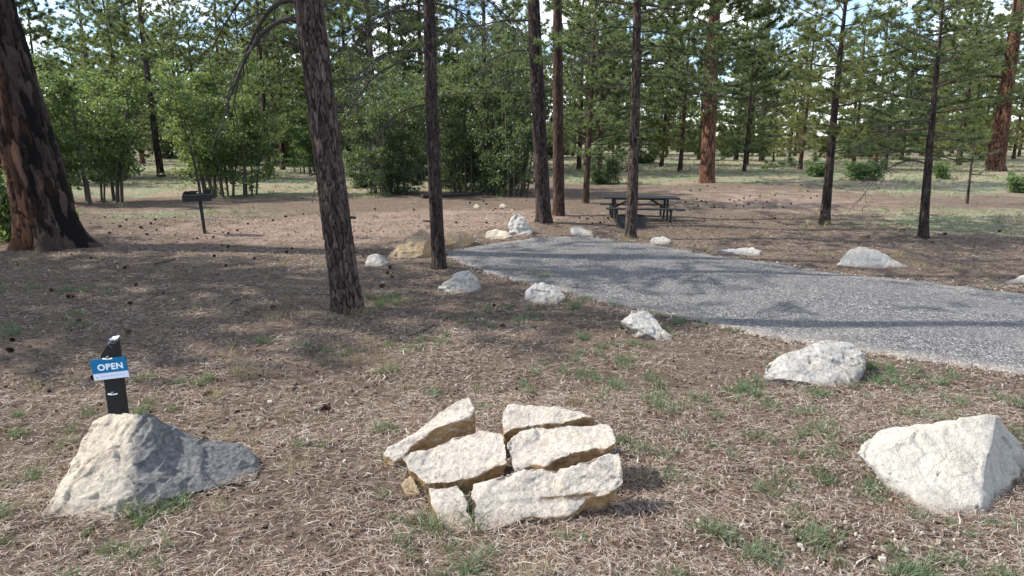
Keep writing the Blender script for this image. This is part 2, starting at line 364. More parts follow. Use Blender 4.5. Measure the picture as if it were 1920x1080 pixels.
rs = np.linspace(0, 1, 27)[None, :, None]
lowf = np.array([[mn.noise(Vector((i * .35, 4 + 9 * e, 0))) + .6 * mn.noise(Vector((i * 1.1, 2 + 9 * e, 5))) for e in (0, 1)] for i in range(240)])
jit = (rgn.normal(0, .03, (240, 27, 2)) + .13 * np.where(np.arange(27)[None, :, None] < 13, lowf[:, None, :1], lowf[:, None, 1:])) * ((rs == 0) | (rs == 1))
RP = rn[:, None] * (1 - rs) + rf[:, None] * rs + jit
rz = hgt(RP[..., 0], RP[..., 1]) + .014 + .02 * np.sin(np.pi * rs[..., 0])
dust = np.clip(1 - np.minimum(rs[..., 0], 1 - rs[..., 0]) * 14, 0, 1) * .8 * np.ones((240, 1))
idx = np.arange(240 * 27).reshape(240, 27)
F = np.stack([idx[:-1, :-1], idx[1:, :-1], idx[1:, 1:], idx[:-1, 1:]], -1).reshape(-1, 4)[:, ::-1]
skn = np.concatenate([idx[:, 0], idx[::-1, -1]])
V = np.concatenate([RP, rz[..., None]], -1).reshape(-1, 3); nV = len(V)
low = V[skn].copy(); low[:, 2] -= .09
ii = np.arange(len(skn)); jj = (ii + 1) % len(skn)
F2 = np.stack([skn[ii], skn[jj], nV + jj, nV + ii], -1)
obj('road', mesh_np('road', np.vstack([V, low]), [F, F2], [M['road']], None, True, {'dust': np.concatenate([dust.ravel(), np.ones(len(low))]), 'track': np.concatenate([(np.exp(-((rs[..., 0] - .3) / .09) ** 2) + np.exp(-((rs[..., 0] - .68) / .09) ** 2) + np.zeros((240, 1))).ravel(), np.zeros(len(low))])}))['kind'] = 'structure'

# ------------------------------------------------------------------ trees
def nrm(a): return a / (np.linalg.norm(a, axis=-1, keepdims=True) + 1e-9)
def needles(rng, P, D, n, L, w, spread=.75, fwd=1.0):
    P = np.repeat(P, n, 0); D = np.repeat(D, n, 0); k = len(P)
    d = nrm(D * fwd + rng.normal(0, spread, (k, 3)) + np.array([0, 0, .12])); ln = L * rng.uniform(.65, 1.15, (k, 1))
    s = nrm(np.cross(d, rng.normal(0, 1, (k, 3)))) * w / 2
    V = np.stack([P + s, P - s, P + d * ln], 1).reshape(-1, 3)
    return V, np.arange(len(V)).reshape(-1, 3)

def limb_path(rng, p0, az, L, rise, droop, tip, n=9, wig=.05):
    t = np.linspace(0, 1, n); r = L * t
    z = L * (rise * t - droop * t ** 2 + tip * t ** 3)
    a = np.array([math.cos(az), math.sin(az), 0]); b = np.array([-math.sin(az), math.cos(az), 0])
    w = np.cumsum(rng.normal(0, wig, n)) * L / n * 2; w -= w[0]
    w2 = np.cumsum(rng.normal(0, wig, n)) * L / n * 1.5; w2 -= w2[0]
    return np.asarray(p0) + r[:, None] * a + w[:, None] * b + (z + w2)[:, None] * np.array([0, 0, 1])

def branch(rng, mb, p0, az, L, rise, droop, tip, r0, tp, td, sub_step=.28, tuft_step=.13, t0=.3, sides=5, sub_sides=3, live=True, sublen=.38, hang=0.):
    P = limb_path(rng, p0, az, L, rise, droop, tip)
    mb.tube(P, np.linspace(r0, r0 * .18, len(P)), sides, 1, False)
    n = max(2, int(L * (1 - t0) / sub_step)); T = np.gradient(P, axis=0); tt = np.linspace(0, 1, len(P))
    side = 1
    for t in np.linspace(t0, 1, n):
        p = np.array([np.interp(t, tt, P[:, q]) for q in range(3)]); d = nrm(np.array([np.interp(t, tt, T[:, q]) for q in range(3)]))
        side = -side; s = nrm(np.cross(d, [0, 0, 1])) * side
        l = (L * sublen * (1.08 - t) + .22) * rng.uniform(.6, 1.25)
        dd = nrm(d * rng.uniform(.35, 1.0) + s * rng.uniform(.5, 1.0) + np.array([0, 0, rng.uniform(-.25, .35) - hang]))
        k = 5; u = np.linspace(0, 1, k)[:, None]
        Q = p + dd * l * u + np.array([0, 0, (.18 if live else -.22) * l]) * u ** 2 + rng.normal(0, .03 * l, (k, 3)) * u
        mb.tube(Q, np.linspace(max(.004, r0 * .32), .003, k), sub_sides, 1, False)
        if live:
            m = max(2, int(l / tuft_step)); uu = rng.uniform(.25, 1.0, m); uu[0] = 1
            pts = p + dd * l * uu[:, None] + np.array([0, 0, .18 * l]) * uu[:, None] ** 2
            tp.append(pts); td.append(np.repeat(dd[None], m, 0) + np.array([0, 0, .2]))
        else:
            for _ in range(4):
                q = Q[rng.integers(1, k)]; e = nrm(dd + rng.normal(0, .7, 3)) * l * .45
                mb.tube(np.stack([q, q + e * .5 + rng.normal(0, .02, 3), q + e + np.array([0, 0, -.04])]), [.0055, .0045, .003], 3, 1, False)
    if live: tp.append(P[-2:]); td.append(T[-2:])

def crown_mesh(name, rng, axisfn, z0, z1, rmax, nb, prof, needle_n, nL, nw, mat, rise=(.0, .35), droop=.25, sub_step=.28, tuft_step=.13, r0=.035, shape_pow=.8, sides=5):
    mb = MB(); tp, td = [], []
    for i in range(nb):
        f = (i + rng.uniform(0, 1)) / nb; z = z0 + (z1 - z0) * f
        L = rmax * prof(f) * (rng.uniform(.5, 1.2) if rng.random() < .82 else rng.uniform(.15, .4)) + .3
        branch(rng, mb, axisfn(z), i * 2.4 + rng.uniform(-.5, .5), L, rng.uniform(*rise) + .35 * f, droop * (1 - f), .12, r0 * (.5 + .5 * (1 - f)) * (.5 + L / (rmax + .3) * .5), tp, td, sub_step, tuft_step, sides=sides)
    tp.append(np.array([axisfn(z1)])); td.append(np.array([[0, 0, 1.]]))
    V, Fq = needles(rng, np.vstack(tp), nrm(np.vstack(td)), needle_n, nL, nw)
    mb.add(V, Fq, 0)
    return mb.mesh(name, [mat, M['twig']])

def trunk_mesh(name, seed, axisfn, rad, z_fine, z_top, sides, dz, plate, depth, mat, char=None, flare=.35, flare_h=.5, lobes=5):
    zs = list(np.arange(-.15, z_fine, dz)); z = z_fine
    while z < z_top: zs.append(z); z += max(.5, dz)
    zs.append(z_top); zs = np.array(zs); off = Vector((seed * 7.3, seed * 3.1, seed * 1.7))
    V, A, B, Ch = [], [], [], []
    for z in zs:
        c = np.asarray(axisfn(z)); r = rad(z); fine = z < z_fine
        for k in range(sides):
            th = 2 * math.pi * k / sides; ct, st = math.cos(th), math.sin(th)
            fl = flare * math.exp(-max(z, 0) / flare_h) * (1 + .55 * math.sin(lobes * th + seed) + .3 * math.sin(2 * th + 2 * seed))
            R0 = r * (1 + fl)
            q = Vector((ct * r / plate, st * r / plate, z / plate * .22)) + off
            q = q + .6 * Vector((mn.noise(q * 1.7), mn.noise(q * 1.7 + Vector((9, 1, 2))), mn.noise(q * 1.3 + Vector((3, 8, 2)))))
            ds, ps = mn.voronoi(q)
            e = min(1, (ds[1] - ds[0]) / .32); e = e * e * (3 - 2 * e)
            pr = mn.cell(ps[0] * 3.7)
            g = mn.noise(Vector((ct * r * 3, st * r * 3, z * .8)) + off)
            rr = R0 + depth * (e - 1) + depth * .35 * (pr - .5) * e + depth * .5 * mn.noise(q * 4) + r * .06 * g
            V.append((c[0] + ct * rr, c[1] + st * rr, z)); A.append(pr); B.append(1 - e); Ch.append(char(th, z) if char else 0)
    n, m = len(zs), sides
    i = np.arange(n - 1)[:, None] * m; j = np.arange(m)[None]; k = (j + 1) % m
    Fq = np.stack([i + j, i + k, i + m + k, i + m + j], -1).reshape(-1, 4)
    return mesh_np(name, np.array(V), [Fq], [mat], None, True, {'plate': A, 'furrow': B, 'char': Ch})

DEAD = {}
def tree_at(name, label, base, top, w0, w1, height, bark, seed, sides=40, dz=.05, plate=.12, depth=.02, crown=None, limbs=(), flare=.3, flare_h=.4, char=None, cat='tree', wob=.0, zf=None, stubs=0):
    """base (px,py) where the trunk meets the ground, top (px,py) a second point on its axis, w0/w1 widths in the photo there"""
    b = G(*base); t = W(top[0], top[1], b.y); dep = math.hypot(b.y, EYE - b.z) * 1.0
    zt = t.z - b.z; lx = (t.x - b.x) / zt
    kx = b.y / FPX / math.cos(PITCH)
    ra, rb = w0 / 2 * kx, w1 / 2 * kx
    def rad(z):
        u = z / zt
        r = ra + (rb - ra) * u if u < 1 else rb * max(.05, 1 - (z - zt) / max(.5, height - zt)) ** .8
        return max(.012, r)
    def ax(z): return np.array([lx * z + wob * math.sin(z * .55 + seed), wob * math.sin(z * .4 + 2 * seed), z])
    T = thing(name, label, cat, b)
    obj('trunk', trunk_mesh('trunk', seed, ax, rad, min(height, zf or zt + .5), height, sides, dz, plate, depth, M[bark], char, flare, flare_h), T)
    rng = np.random.default_rng(seed + 100)
    for (z, az, L, rise, droop, tip, r0, live) in limbs:
        mb = MB(); tp, td = [], []
        p = ax(z); p[:2] += np.array([math.cos(az), math.sin(az)]) * rad(z) * .6
        branch(rng, mb, p, az, L, rise, droop, tip, r0, tp, td, .10 if not live else .24, .11, .2, 7, 3, live, .55 if not live else .42, .22 if not live else 0)
        mats = [M['needle'], M['limb']]
        if live:
            V, Fq = needles(rng, np.vstack(tp), nrm(np.vstack(td)), 24, .19, max(.010, .0013 * b.y)); mb.add(V, Fq, 0)
        obj('limb', mb.mesh('limb', mats, False), T)
    for q in range(stubs):
        z = .8 + (zt - .6) * (q + rng.random()) / stubs; az = rng.uniform(0, 2 * PI); d = np.array([math.cos(az), math.sin(az), rng.uniform(-.1, .5)]); p = ax(z) + d * [1, 1, 0] * rad(z) * .75; l = rng.uniform(.06, .22)
        mb = MB(); mb.tube([p, p + d * l * .6, p + d * (l + .05) + [0, 0, -.02]], [rad(z) * .13 + .006, rad(z) * .10 + .005, rad(z) * .05 + .003], 6, 1); obj('branch_stub', mb.mesh('branch_stub', [M['needle'], M['limb']]), T)
    if crown: obj('crown', crown_mesh('crown', rng, ax, mat=M[crown.pop('mat', 'needle')], **crown), T)
    return T
wide = lambda f: (1 - f) ** .7 * min(1, .55 + f * 2)
col_ = lambda f: min(1, .6 + f * 1.6) * (1 - f ** 2.2) ** .9
cone_ = lambda f: (1 - f) ** .9

PI = math.pi
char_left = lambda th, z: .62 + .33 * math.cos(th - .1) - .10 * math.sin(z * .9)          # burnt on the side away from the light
def crown_far(z0, z1, r, nb, **k):
    d = dict(z0=z0, z1=z1, rmax=r, nb=nb, prof=col_, needle_n=12, nL=.26, nw=.05, sub_step=.36, tuft_step=.16); d.update(k); return d
def crown_near(z0, z1, r, nb, **k):
    d = dict(z0=z0, z1=z1, rmax=r, nb=nb, prof=col_, needle_n=22, nL=.2, nw=.012, sub_step=.22, tuft_step=.085); d.update(k); return d

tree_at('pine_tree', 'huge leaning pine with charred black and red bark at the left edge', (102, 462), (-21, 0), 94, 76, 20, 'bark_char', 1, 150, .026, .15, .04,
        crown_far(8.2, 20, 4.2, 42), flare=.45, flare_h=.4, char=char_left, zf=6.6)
tree_at('pine_tree', 'thick grey-brown pine trunk standing alone nearest the camera, left of centre', (652, 581), (578, 0), 55, 49, 16, 'bark_grey', 2, 120, .02, .06, .015,
        crown_far(9.5, 16, 2.8, 30), stubs=9, flare=.2, flare_h=.2, zf=4.8, limbs=[
            (4.22, PI * .97, 1.05, .35, 1.2, -.4, .042, 0), (3.98, PI * 1.04, 1.15, .25, 1.1, -.35, .042, 0), (4.5, PI * .9, 1.6, .2, .7, -.1, .028, 0),
            (4.6, PI * 1.08, 1.5, .3, .5, 0, .026, 0), (3.2, .1, .6, .3, .2, 0, .018, 0), (4.4, .3, 1.5, .2, .5, -.2, .02, 0), (4.9, PI, 2.6, .1, .4, 0, .03, 1), (5.2, .2, 2.2, .1, .4, 0, .028, 1)])
tree_at('pine_tree', 'slender dark pine with drooping dead limbs beside the tan boulders', (823, 502), (806, 0), 27, 21, 13, 'bark_dark', 3, 64, .03, .05, .010,
        crown_far(8.2, 13, 2.5, 26), stubs=8, flare=.16, flare_h=.15, wob=.03, zf=6, limbs=[
            (3.05, PI * 1.02, 1.3, .15, .75, -.3, .020, 0), (3.75, PI * .97, 2.2, .35, 1.0, -.35, .024, 0), (3.95, PI * 1.1, 1.9, .25, .8, -.2, .022, 0), (4.6, PI, 1.9, .3, .8, 0, .022, 0),
            (4.75, PI * .9, 1.6, .3, .8, 0, .02, 0), (5.1, PI * 1.05, 2.2, .2, .6, 0, .022, 0), (4.8, .1, 1.2, -.1, .5, 0, .02, 0), (5.2, -.1, 1.7, -.1, .5, 0, .02, 0), (5.35, PI * .95, 2.5, .3, .5, 0, .02, 1), (5.1, PI * 1.1, 2.4, .1, .4, 0, .02, 1), (5.5, PI, 2.8, .0, .3, 0, .02, 1), (5.6, .3, 2.2, .0, .3, 0, .02, 1)])
tree_at('pine_tree', 'black-barked pine, left one of the close pair at the head of the road', (1020, 417), (1000, 0), 28, 22, 15, 'bark_dark', 4, 64, .04, .06, .014,
        crown_far(7.6, 15, 3.0, 32), stubs=7, flare=.22, flare_h=.2, zf=7.5, limbs=[
            (4.2, PI * .98, 1.3, .15, .45, -.1, .022, 0), (4.7, PI * 1.03, 1.5, .2, .5, -.1, .022, 0), (5.5, PI, 2.6, .0, .15, 0, .03, 0), (6.2, PI * .95, 2.0, .35, .5, 0, .03, 0), (7.0, PI * 1.02, 2.2, .3, .5, 0, .03, 0),
            (6.4, .1, 1.0, .6, .2, 0, .025, 0), (3.6, PI * 1.02, 3.0, .05, .1, 0, .025, 1), (6.9, -.2, 1.4, .5, .2, 0, .02, 1)])
tree_at('pine_tree', 'brown-barked pine, right one of the close pair at the head of the road', (1048, 404), (1045, 0), 22, 16, 15, 'bark_mid', 5, 56, .04, .06, .014,
        crown_far(7.8, 15, 2.6, 30), flare=.2, flare_h=.2, zf=8, limbs=[(5.8, .2, 1.3, .1, .3, 0, .02, 0), (6.6, -.1, 1.5, .2, .4, 0, .02, 0), (7.0, .5, 1.6, .3, .3, 0, .02, 1), (7.4, .2, 2.4, .0, .3, 0, .03, 1), (6.2, .9, 2.0, .0, .3, 0, .03, 1), (7.6, PI, 2.6, .0, .3, 0, .03, 1), (6.9, -.6, 2.2, .0, .3, 0, .03, 1)])
tree_at('pine_tree', 'thin straight dark pine in front of the picnic table and fire ring', (1183, 445), (1195, 0), 22, 13, 11, 'bark_grey', 6, 56, .035, .05, .009,
        crown_near(5.2, 11, 2.6, 32, needle_n=16, nw=.02), stubs=9, flare=.15, flare_h=.15, wob=.02, zf=6.5, limbs=[
            (3.9, .05, 1.9, .15, .35, -.1, .018, 0), (4.6, 0, 2.1, .1, .3, 0, .018, 0), (5.1, .2, 2.0, .25, .3, 0, .02, 1), (5.6, PI * .9, 1.8, .3, .3, 0, .02, 1), (4.4, PI, 1.6, .25, .35, 0, .018, 0),
            (5.9, 0, 2.2, .35, .2, 0, .02, 1), (3.7, PI * 1.05, 1.5, .1, .2, 0, .015, 1), (4.9, -.1, 2.2, .0, .35, 0, .018, 1), (5.5, .4, 2.6, .1, .3, 0, .02, 1), (6.0, -.3, 2.6, .1, .35, 0, .02, 1), (6.2, PI * 1.1, 2.4, .1, .35, 0, .02, 1), (5.3, PI * .85, 2.2, .05, .3, 0, .02, 1), (6.4, .1, 3.0, .1, .3, 0, .02, 1), (4.3, .15, 2.2, .05, .4, 0, .02, 1), (5.0, PI * 1.02, 2.2, .05, .4, 0, .02, 1), (4.2, -.5, 1.8, .0, .4, 0, .018, 1)])
tree_at('pine_tree', 'small pine with reddish lower trunk left of the picnic table', (1098, 381), (1110, 150), 13, 8, 8.5, 'bark_mid', 7, 36, .06, .06, .01,
        crown_near(1.7, 8.5, 2.3, 62, needle_n=18, nw=.032), flare=.15, flare_h=.15, zf=6)
tree_at('pine_tree', 'sturdy orange-red pine at the edge of the clearing behind the picnic table', (1325, 343), (1341, 0), 27, 19, 18, 'bark_red', 8, 72, .06, .10, .022,
        crown_near(4.4, 15, 5.2, 80, needle_n=18, nw=.05, nL=.27, sub_step=.26, tuft_step=.10), flare=.18, flare_h=.25, zf=11, limbs=[
            (4.9, .1, 4.0, -.1, .25, 0, .04, 0), (5.3, PI, 3.6, -.05, .2, 0, .04, 1), (4.6, PI * .95, 3.0, -.1, .2, 0, .035, 1), (5.2, -.4, 4.2, -.1, .15, 0, .04, 1), (6.6, .2, 5, .3, .4, 0, .05, 1), (6.9, -1.3, 2.6, .0, .5, 0, .04, 1), (7.8, -1.9, 2.8, .1, .5, 0, .04, 1), (8.8, -1.5, 3.0, .1, .4, 0, .04, 1), (9.8, -1.7, 3.0, .1, .4, 0, .04, 1), (9.4, -1.0, 3.0, .1, .4, 0, .04, 1), (5.0, -1.8, 2.0, -.1, .5, 0, .03, 1)])
tree_at('young_pine_tree', 'slim nearly black young pine rising in front of the meadow', (1545, 421), (1587, 0), 18, 6, 8.4, 'bark_dark', 9, 40, .05, .05, .008,
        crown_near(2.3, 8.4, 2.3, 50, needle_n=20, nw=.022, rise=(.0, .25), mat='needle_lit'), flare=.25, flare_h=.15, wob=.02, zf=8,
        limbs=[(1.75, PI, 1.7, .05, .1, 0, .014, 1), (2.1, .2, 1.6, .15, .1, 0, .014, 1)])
tree_at('young_pine_tree', 'slim dark young pine with a bowed low dead limb on the right', (1732, 447), (1760, 100), 18, 7, 6.2, 'bark_dark', 10, 40, .05, .05, .008,
        crown_near(2.0, 6.2, 2.1, 40, needle_n=18, nw=.020, rise=(-.05, .2)), flare=.25, flare_h=.12, wob=.02, zf=6,
        limbs=[(1.85, PI, 1.55, .45, .9, -.1, .022, 0), (2.5, PI * .96, 1.6, .15, .25, 0, .018, 0), (2.9, PI * 1.03, 1.3, .1, .2, 0, .015, 0)])
tree_at('pine_tree', 'leaning orange-red pine with long dark limbs at the right edge', (1866, 320), (1911, 0), 28, 17, 20, 'bark_red', 11, 64, .08, .12, .025,
        crown_near(7.5, 20, 6.0, 50, needle_n=12, nw=.05, nL=.30, sub_step=.30, tuft_step=.12, rise=(-.25, .15), droop=.3), flare=.25, flare_h=.3, zf=15, limbs=[
            (6.6, PI * .98, 7.5, .12, .35, -.1, .11, 1), (5.3, PI * 1.02, 6.0, -.05, .2, 0, .07, 1), (8.2, PI, 8.5, .2, .45, -.1, .10, 1), (5.0, 0, 3.5, .15, .2, 0, .06, 1), (10.0, PI * .96, 9, .15, .4, -.1, .1, 1), (12.0, PI * 1.02, 8, .1, .4, -.1, .1, 1), (7.2, PI * 1.15, 6, .0, .3, -.1, .08, 1)])
tree_at('pine_tree', 'slender brown pine standing in the meadow right of the sturdy red pine', (1428, 303), (1440, 60), 10, 7, 15, 'bark_mid', 12, 28, .12, .10, .015,
        crown_far(4.2, 15, 3.4, 52, nw=.055), flare=.15, flare_h=.2, zf=10)

# ---- background pines: a few built shapes, copied with their parts
VAR = []
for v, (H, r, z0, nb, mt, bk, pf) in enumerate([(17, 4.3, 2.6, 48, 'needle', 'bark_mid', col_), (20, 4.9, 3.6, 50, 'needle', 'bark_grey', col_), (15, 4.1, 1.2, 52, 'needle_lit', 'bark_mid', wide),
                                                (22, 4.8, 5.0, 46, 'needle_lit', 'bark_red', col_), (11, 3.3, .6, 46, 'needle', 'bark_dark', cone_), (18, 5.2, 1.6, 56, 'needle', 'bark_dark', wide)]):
    rng = np.random.default_rng(50 + v)
    ax = (lambda a, b: (lambda z: np.array([a * math.sin(z * .2), b * math.sin(z * .17 + 1) - b * math.sin(1), z])))(.12 * (v % 3 - 1), .1)
    rad = (lambda H: lambda z: max(.02, (.012 * H) * (1 - max(z, 0) / H) ** .75 + .02))(H)
    tm = trunk_mesh('trunk', 50 + v, ax, rad, 6, H, 18, .25, .16, .02, M[bk], None, .25, .25)
    cm = crown_mesh('crown', rng, ax, z0, H, r, int(nb * 1.5), pf, 18, .36, .048, M[mt], sub_step=.32, tuft_step=.125, rise=(-.1, .3), droop=.3, r0=.03)
    VAR.append((tm, cm, H))
def place_pine(v, loc, label, group, scale=1., rotz=0., lean=(0, 0), name='pine_tree'):
    tm, cm, H = VAR[v]; T = thing(name, label, 'tree', loc, rotz, group); T.scale = (scale,) * 3; T.rotation_euler = (lean[0], lean[1], rotz)
    obj('trunk', tm, T); obj('crown', cm, T); return T
rnd = random.Random(11)
MID = [  # px, ground row, shape, scale, label
    (190, 306, 1, .95, 'tall dense pine behind the left oak clump, trunk forking dark against the sky'),
    (268, 307, 3, .75, 'brown pine trunk showing in the gap between the two left oak clumps'),
    (345, 303, 0, 1.0, 'bushy olive pine rising behind the second oak clump'),
    (372, 300, 1, .8, 'thin dark pine just right of the bushy olive pine'),
    (425, 300, 3, .95, 'tall bare-stemmed pine behind the middle of the second oak clump'),
    (8, 328, 1, .8, 'pine glimpsed behind the huge charred trunk at the left edge'),
    (90, 300, 5, .95, 'broad dark pine just right of the huge charred trunk'),
    (520, 296, 5, .8, 'dark pine left of the thick grey trunk, far back'),
    (560, 310, 4, .9, 'small pine behind the dead limbs of the thick grey trunk'),
    (700, 310, 0, .8, 'green pine behind the gap right of the thick grey trunk'),
    (760, 305, 5, .75, 'dark pine behind the thicket, left of the slender dark pine'),
    (860, 310, 1, .8, 'tall pine crown above the thicket, right of the slender dark pine'),
    (940, 300, 5, .8, 'dark broad pine above the thicket, left of the close pair'),
    (1085, 318, 0, .85, 'full green pine directly behind the close pair of trunks'),
    (1150, 300, 2, .8, 'pale green pine seen between the close pair and the thin straight pine'),
    (1250, 290, 2, .95, 'yellow-green pine behind the thin straight pine'),
    (1405, 285, 5, .7, 'dark low-branched pine right of the sturdy red pine'),
    (1490, 292, 2, .95, 'sunlit pine left of the slim black young pine'),
    (1600, 310, 2, .8, 'bright yellow-green pine right of the slim black young pine'),
    (1640, 300, 3, .8, 'sunlit bare-stemmed pine in the row beyond the meadow'),
    (1690, 300, 2, 1.0, 'tall sunlit pine midway between the two young pines'),
    (1725, 292, 2, .9, 'greyish pine behind the second young pine'),
    (1795, 305, 4, 1.0, 'pine between the second young pine and the leaning red pine'),
    (1900, 298, 2, .9, 'pine behind the leaning red pine at the right edge'),
    (655, 325, 5, .8, 'dark full pine just behind the upper part of the thick grey trunk'),
    (735, 322, 1, .85, 'tall dark pine filling the view left of the slender dark pine'),
    (1125, 326, 0, .8, 'dense green pine behind the small reddish pine'),
    (1240, 312, 5, .75, 'dark pine right of the thin straight pine, above the meadow bush'),
    (1480, 306, 2, .75, 'green pine left behind the slim black young pine'),
    (240, 322, 0, .85, 'olive pine rising between the two left oak clumps'),
    (1660, 318, 4, .9, 'small full pine between the two young pines'),
    (1850, 312, 2, .8, 'green pine left behind the leaning red pine'),
    (1310, 300, 2, .9, 'yellow-green pine directly behind the sturdy red pine'),
    (1560, 297, 2, .9, 'yellow-green pine behind the slim black young pine'),
    (1755, 300, 2, .95, 'pale sunlit pine right behind the second young pine'),
    (465, 308, 0, .95, 'tall pine behind the right half of the broad oak clump'),
    (600, 318, 1, .9, 'tall pine just left of the thick grey trunk'),
    (985, 312, 0, .9, 'green pine just left of the close pair of trunks'),
    (1400, 310, 5, .62, 'dark drooping pine between the sturdy red pine and the slender brown pine'),
    (1180, 322, 0, .72, 'green pine seen just left of the thin straight pine'),
    (1275, 322, 2, .85, 'light green pine left of the sturdy red pine'),
    (1395, 322, 5, .6, 'low-branched pine right of the sturdy red pine, close to it'),
    (1500, 318, 2, .8, 'light green pine left of the slim black young pine, nearer than the rest'),
    (530, 318, 0, .9, 'olive pine left of the thick grey trunk, behind its dead limbs'),
    (800, 318, 5, .85, 'dark broad pine rising over the thicket behind the slender dark pine'),
    (2010, 330, 1, .8, 'pine reaching in from beyond the right edge'),
    (-160, 330, 1, .9, 'pine standing beyond the left edge'),
]
for i, (px, py, v, sc, lb) in enumerate(MID):
    p = G(px, py); place_pine(v, p, lb, 'pines of the middle distance', sc, rnd.uniform(0, 6.28), (rnd.uniform(-.03, .03), rnd.uniform(-.03, .03)))
for i, (f, y, v) in enumerate([(-.72, 44, 1), (-.52, 43, 5), (-.36, 46, 0), (-.27, 52, 1), (-.20, 44, 5), (-.13, 50, 0), (-.04, 46, 1), (.11, 58, 2), (.33, 66, 2), (.66, 60, 2)]):
    x = f * y; place_pine(v, (x, y, float(hgt(x, y)) - .05), 'one of the pines crowding the wood right behind the clearing', 'pines crowding behind the clearing', .85 + .3 * rnd.random(), rnd.uniform(0, 6.28))
n = 0; spots = []
while n < 120:
    y = rnd.uniform(72, 165); x = rnd.uniform(-.95, .95) * y
    if any((x - a) ** 2 + (y - b) ** 2 < 16 for a, b in spots): continue
    spots.append((x, y)); n += 1
    sd = 'left' if x < -.3 * y else ('right' if x > .3 * y else 'middle')
    place_pine(rnd.choice([0, 1, 2, 0, 5, 2, 5, 5]), (x, y, float(hgt(x, y)) - .05), 'one of the distant pines closing the view at the ' + sd, 'distant pines at the ' + sd, rnd.uniform(.75, 1.15), rnd.uniform(0, 6.28))
FARB = [(rnd.uniform(55, 130), rnd.uniform(-.85, .85)) for _ in range(46)] + [(rnd.uniform(115, 175), -.85 + 1.7 * (i + .5) / 34) for i in range(34)]
# trees outside the frame to the left whose crowns shade the ground
for x, y, v, sc in [(-15.2, 12.4, 0, .85), (-17.5, 11.0, 1, .92), (-21, 13.5, 5, .85), (-14.6, 9.3, 4, .9), (-25, 18.0, 5, .8)]:
    place_pine(v, (x, y, float(hgt(x, y)) - .05), 'pine off to the left that shades the campsite', 'pines off to the left', sc, rnd.uniform(0, 6))

# ------------------------------------------------------------------ oak clumps and bushes
def oak_mesh(seed, nst, Rr, H, nleaf, leaf, mat, low=.12, fill=1.):
    rng = np.random.default_rng(seed); mb = MB(); lp = []
    for s in range(nst):
        a = rng.uniform(0, 6.28); r = Rr * .45 * math.sqrt(rng.uniform(0, 1)); h = H * rng.uniform(.6, 1.0)
        p0 = np.array([r * math.cos(a), r * math.sin(a), -.1]); t = np.linspace(0, 1, 8)[:, None]
        out = np.array([math.cos(a), math.sin(a), 0]) * Rr * rng.uniform(.1, .55)
        P = p0 + np.array([0, 0, h + .1]) * t + out * t ** 1.5 + np.cumsum(rng.normal(0, .05, (8, 3)), 0) * t
        mb.tube(P, np.linspace(.012 * H * rng.uniform(.6, 1.2), .006, 8), 5, 1, False)
        nbr = int(5 + 2.2 * H)
        for b in range(nbr):
            u = rng.uniform(low, 1); p = np.array([np.interp(u, t[:, 0], P[:, q]) for q in range(3)])
            d = nrm(rng.normal(0, 1, 3) * [1, 1, .45] + [0, 0, .2]); l = Rr * .42 * rng.uniform(.35, 1.0) * (1.15 - .6 * u)
            e = p + d * l; mb.tube(np.stack([p, p + d * l * .5 + rng.normal(0, .03, 3), e]), [.010, .006, .003], 3, 1, False)
            k = max(3, int(nleaf / (nst * nbr)))
            cl = p + d * l * rng.uniform(.45, 1.1, (k, 1)) + rng.normal(0, .05 * Rr / 2 + .07, (k, 3)) * [1.25, 1.25, .6]; lp.append(cl)
    P = np.vstack(lp); P[:, 2] = np.maximum(P[:, 2], .05); k = len(P)
    n = nrm(rng.normal(0, 1, (k, 3)) + [0, 0, .8]); a = nrm(np.cross(n, rng.normal(0, 1, (k, 3)))); b = np.cross(n, a)
    L = leaf * rng.uniform(.6, 1.25, (k, 1)); w = L * .34
    V = np.stack([P - a * L * .5, P + b * w + n * w * .35, P + a * L * .5, P - b * w + n * w * .35], 1).reshape(-1, 3)
    i = np.arange(k) * 4
    mb.add(V, np.concatenate([np.stack([i, i + 1, i + 2], 1), np.stack([i, i + 2, i + 3], 1)]), 0)
    me = mb.mesh('oak', [M[mat], M['oakstem']]); return me
def split_oak(seed, *a, **k):
    me = oak_mesh(seed, *a, **k); out = []
    # stems and foliage become two part meshes
    n = len(me.polygons); mi = np.empty(n, np.int32); me.polygons.foreach_get('material_index', mi)
    ls = np.empty(n, np.int32); lt = np.empty(n, np.int32); me.polygons.foreach_get('loop_start', ls); me.polygons.foreach_get('loop_total', lt)
    lv = np.empty(len(me.loops), np.int32); me.loops.foreach_get('vertex_index', lv)
    co_ = np.empty(len(me.vertices) * 3, np.float32); me.vertices.foreach_get('co', co_); co_ = co_.reshape(-1, 3)
    for m in (0, 1):
        Fl = []
        for kk in (3, 4):
            s = ls[(mi == m) & (lt == kk)]
            if len(s): Fl.append(lv[s[:, None] + np.arange(kk)])
        used = np.unique(np.concatenate([f.ravel() for f in Fl])); mp_ = np.zeros(len(co_), int); mp_[used] = np.arange(len(used))
        out.append(mesh_np(('foliage', 'stem')[m], co_[used], [mp_[f] for f in Fl], [me.materials[m]]))
    bpy.data.meshes.remove(me); return out
OAK = [split_oak(1, 15, 3.0, 6.0, 17000, .15, 'oak', low=.22), split_oak(2, 17, 3.2, 6.0, 19000, .15, 'oak', low=.18), split_oak(3, 17, 3.2, 6.4, 22000, .14, 'oak_dk', low=.06),
       split_oak(4, 12, 1.7, 2.5, 11000, .11, 'oak_dk', low=.0), split_oak(5, 7, .8, 1.2, 2600, .10, 'oak', low=.0)]
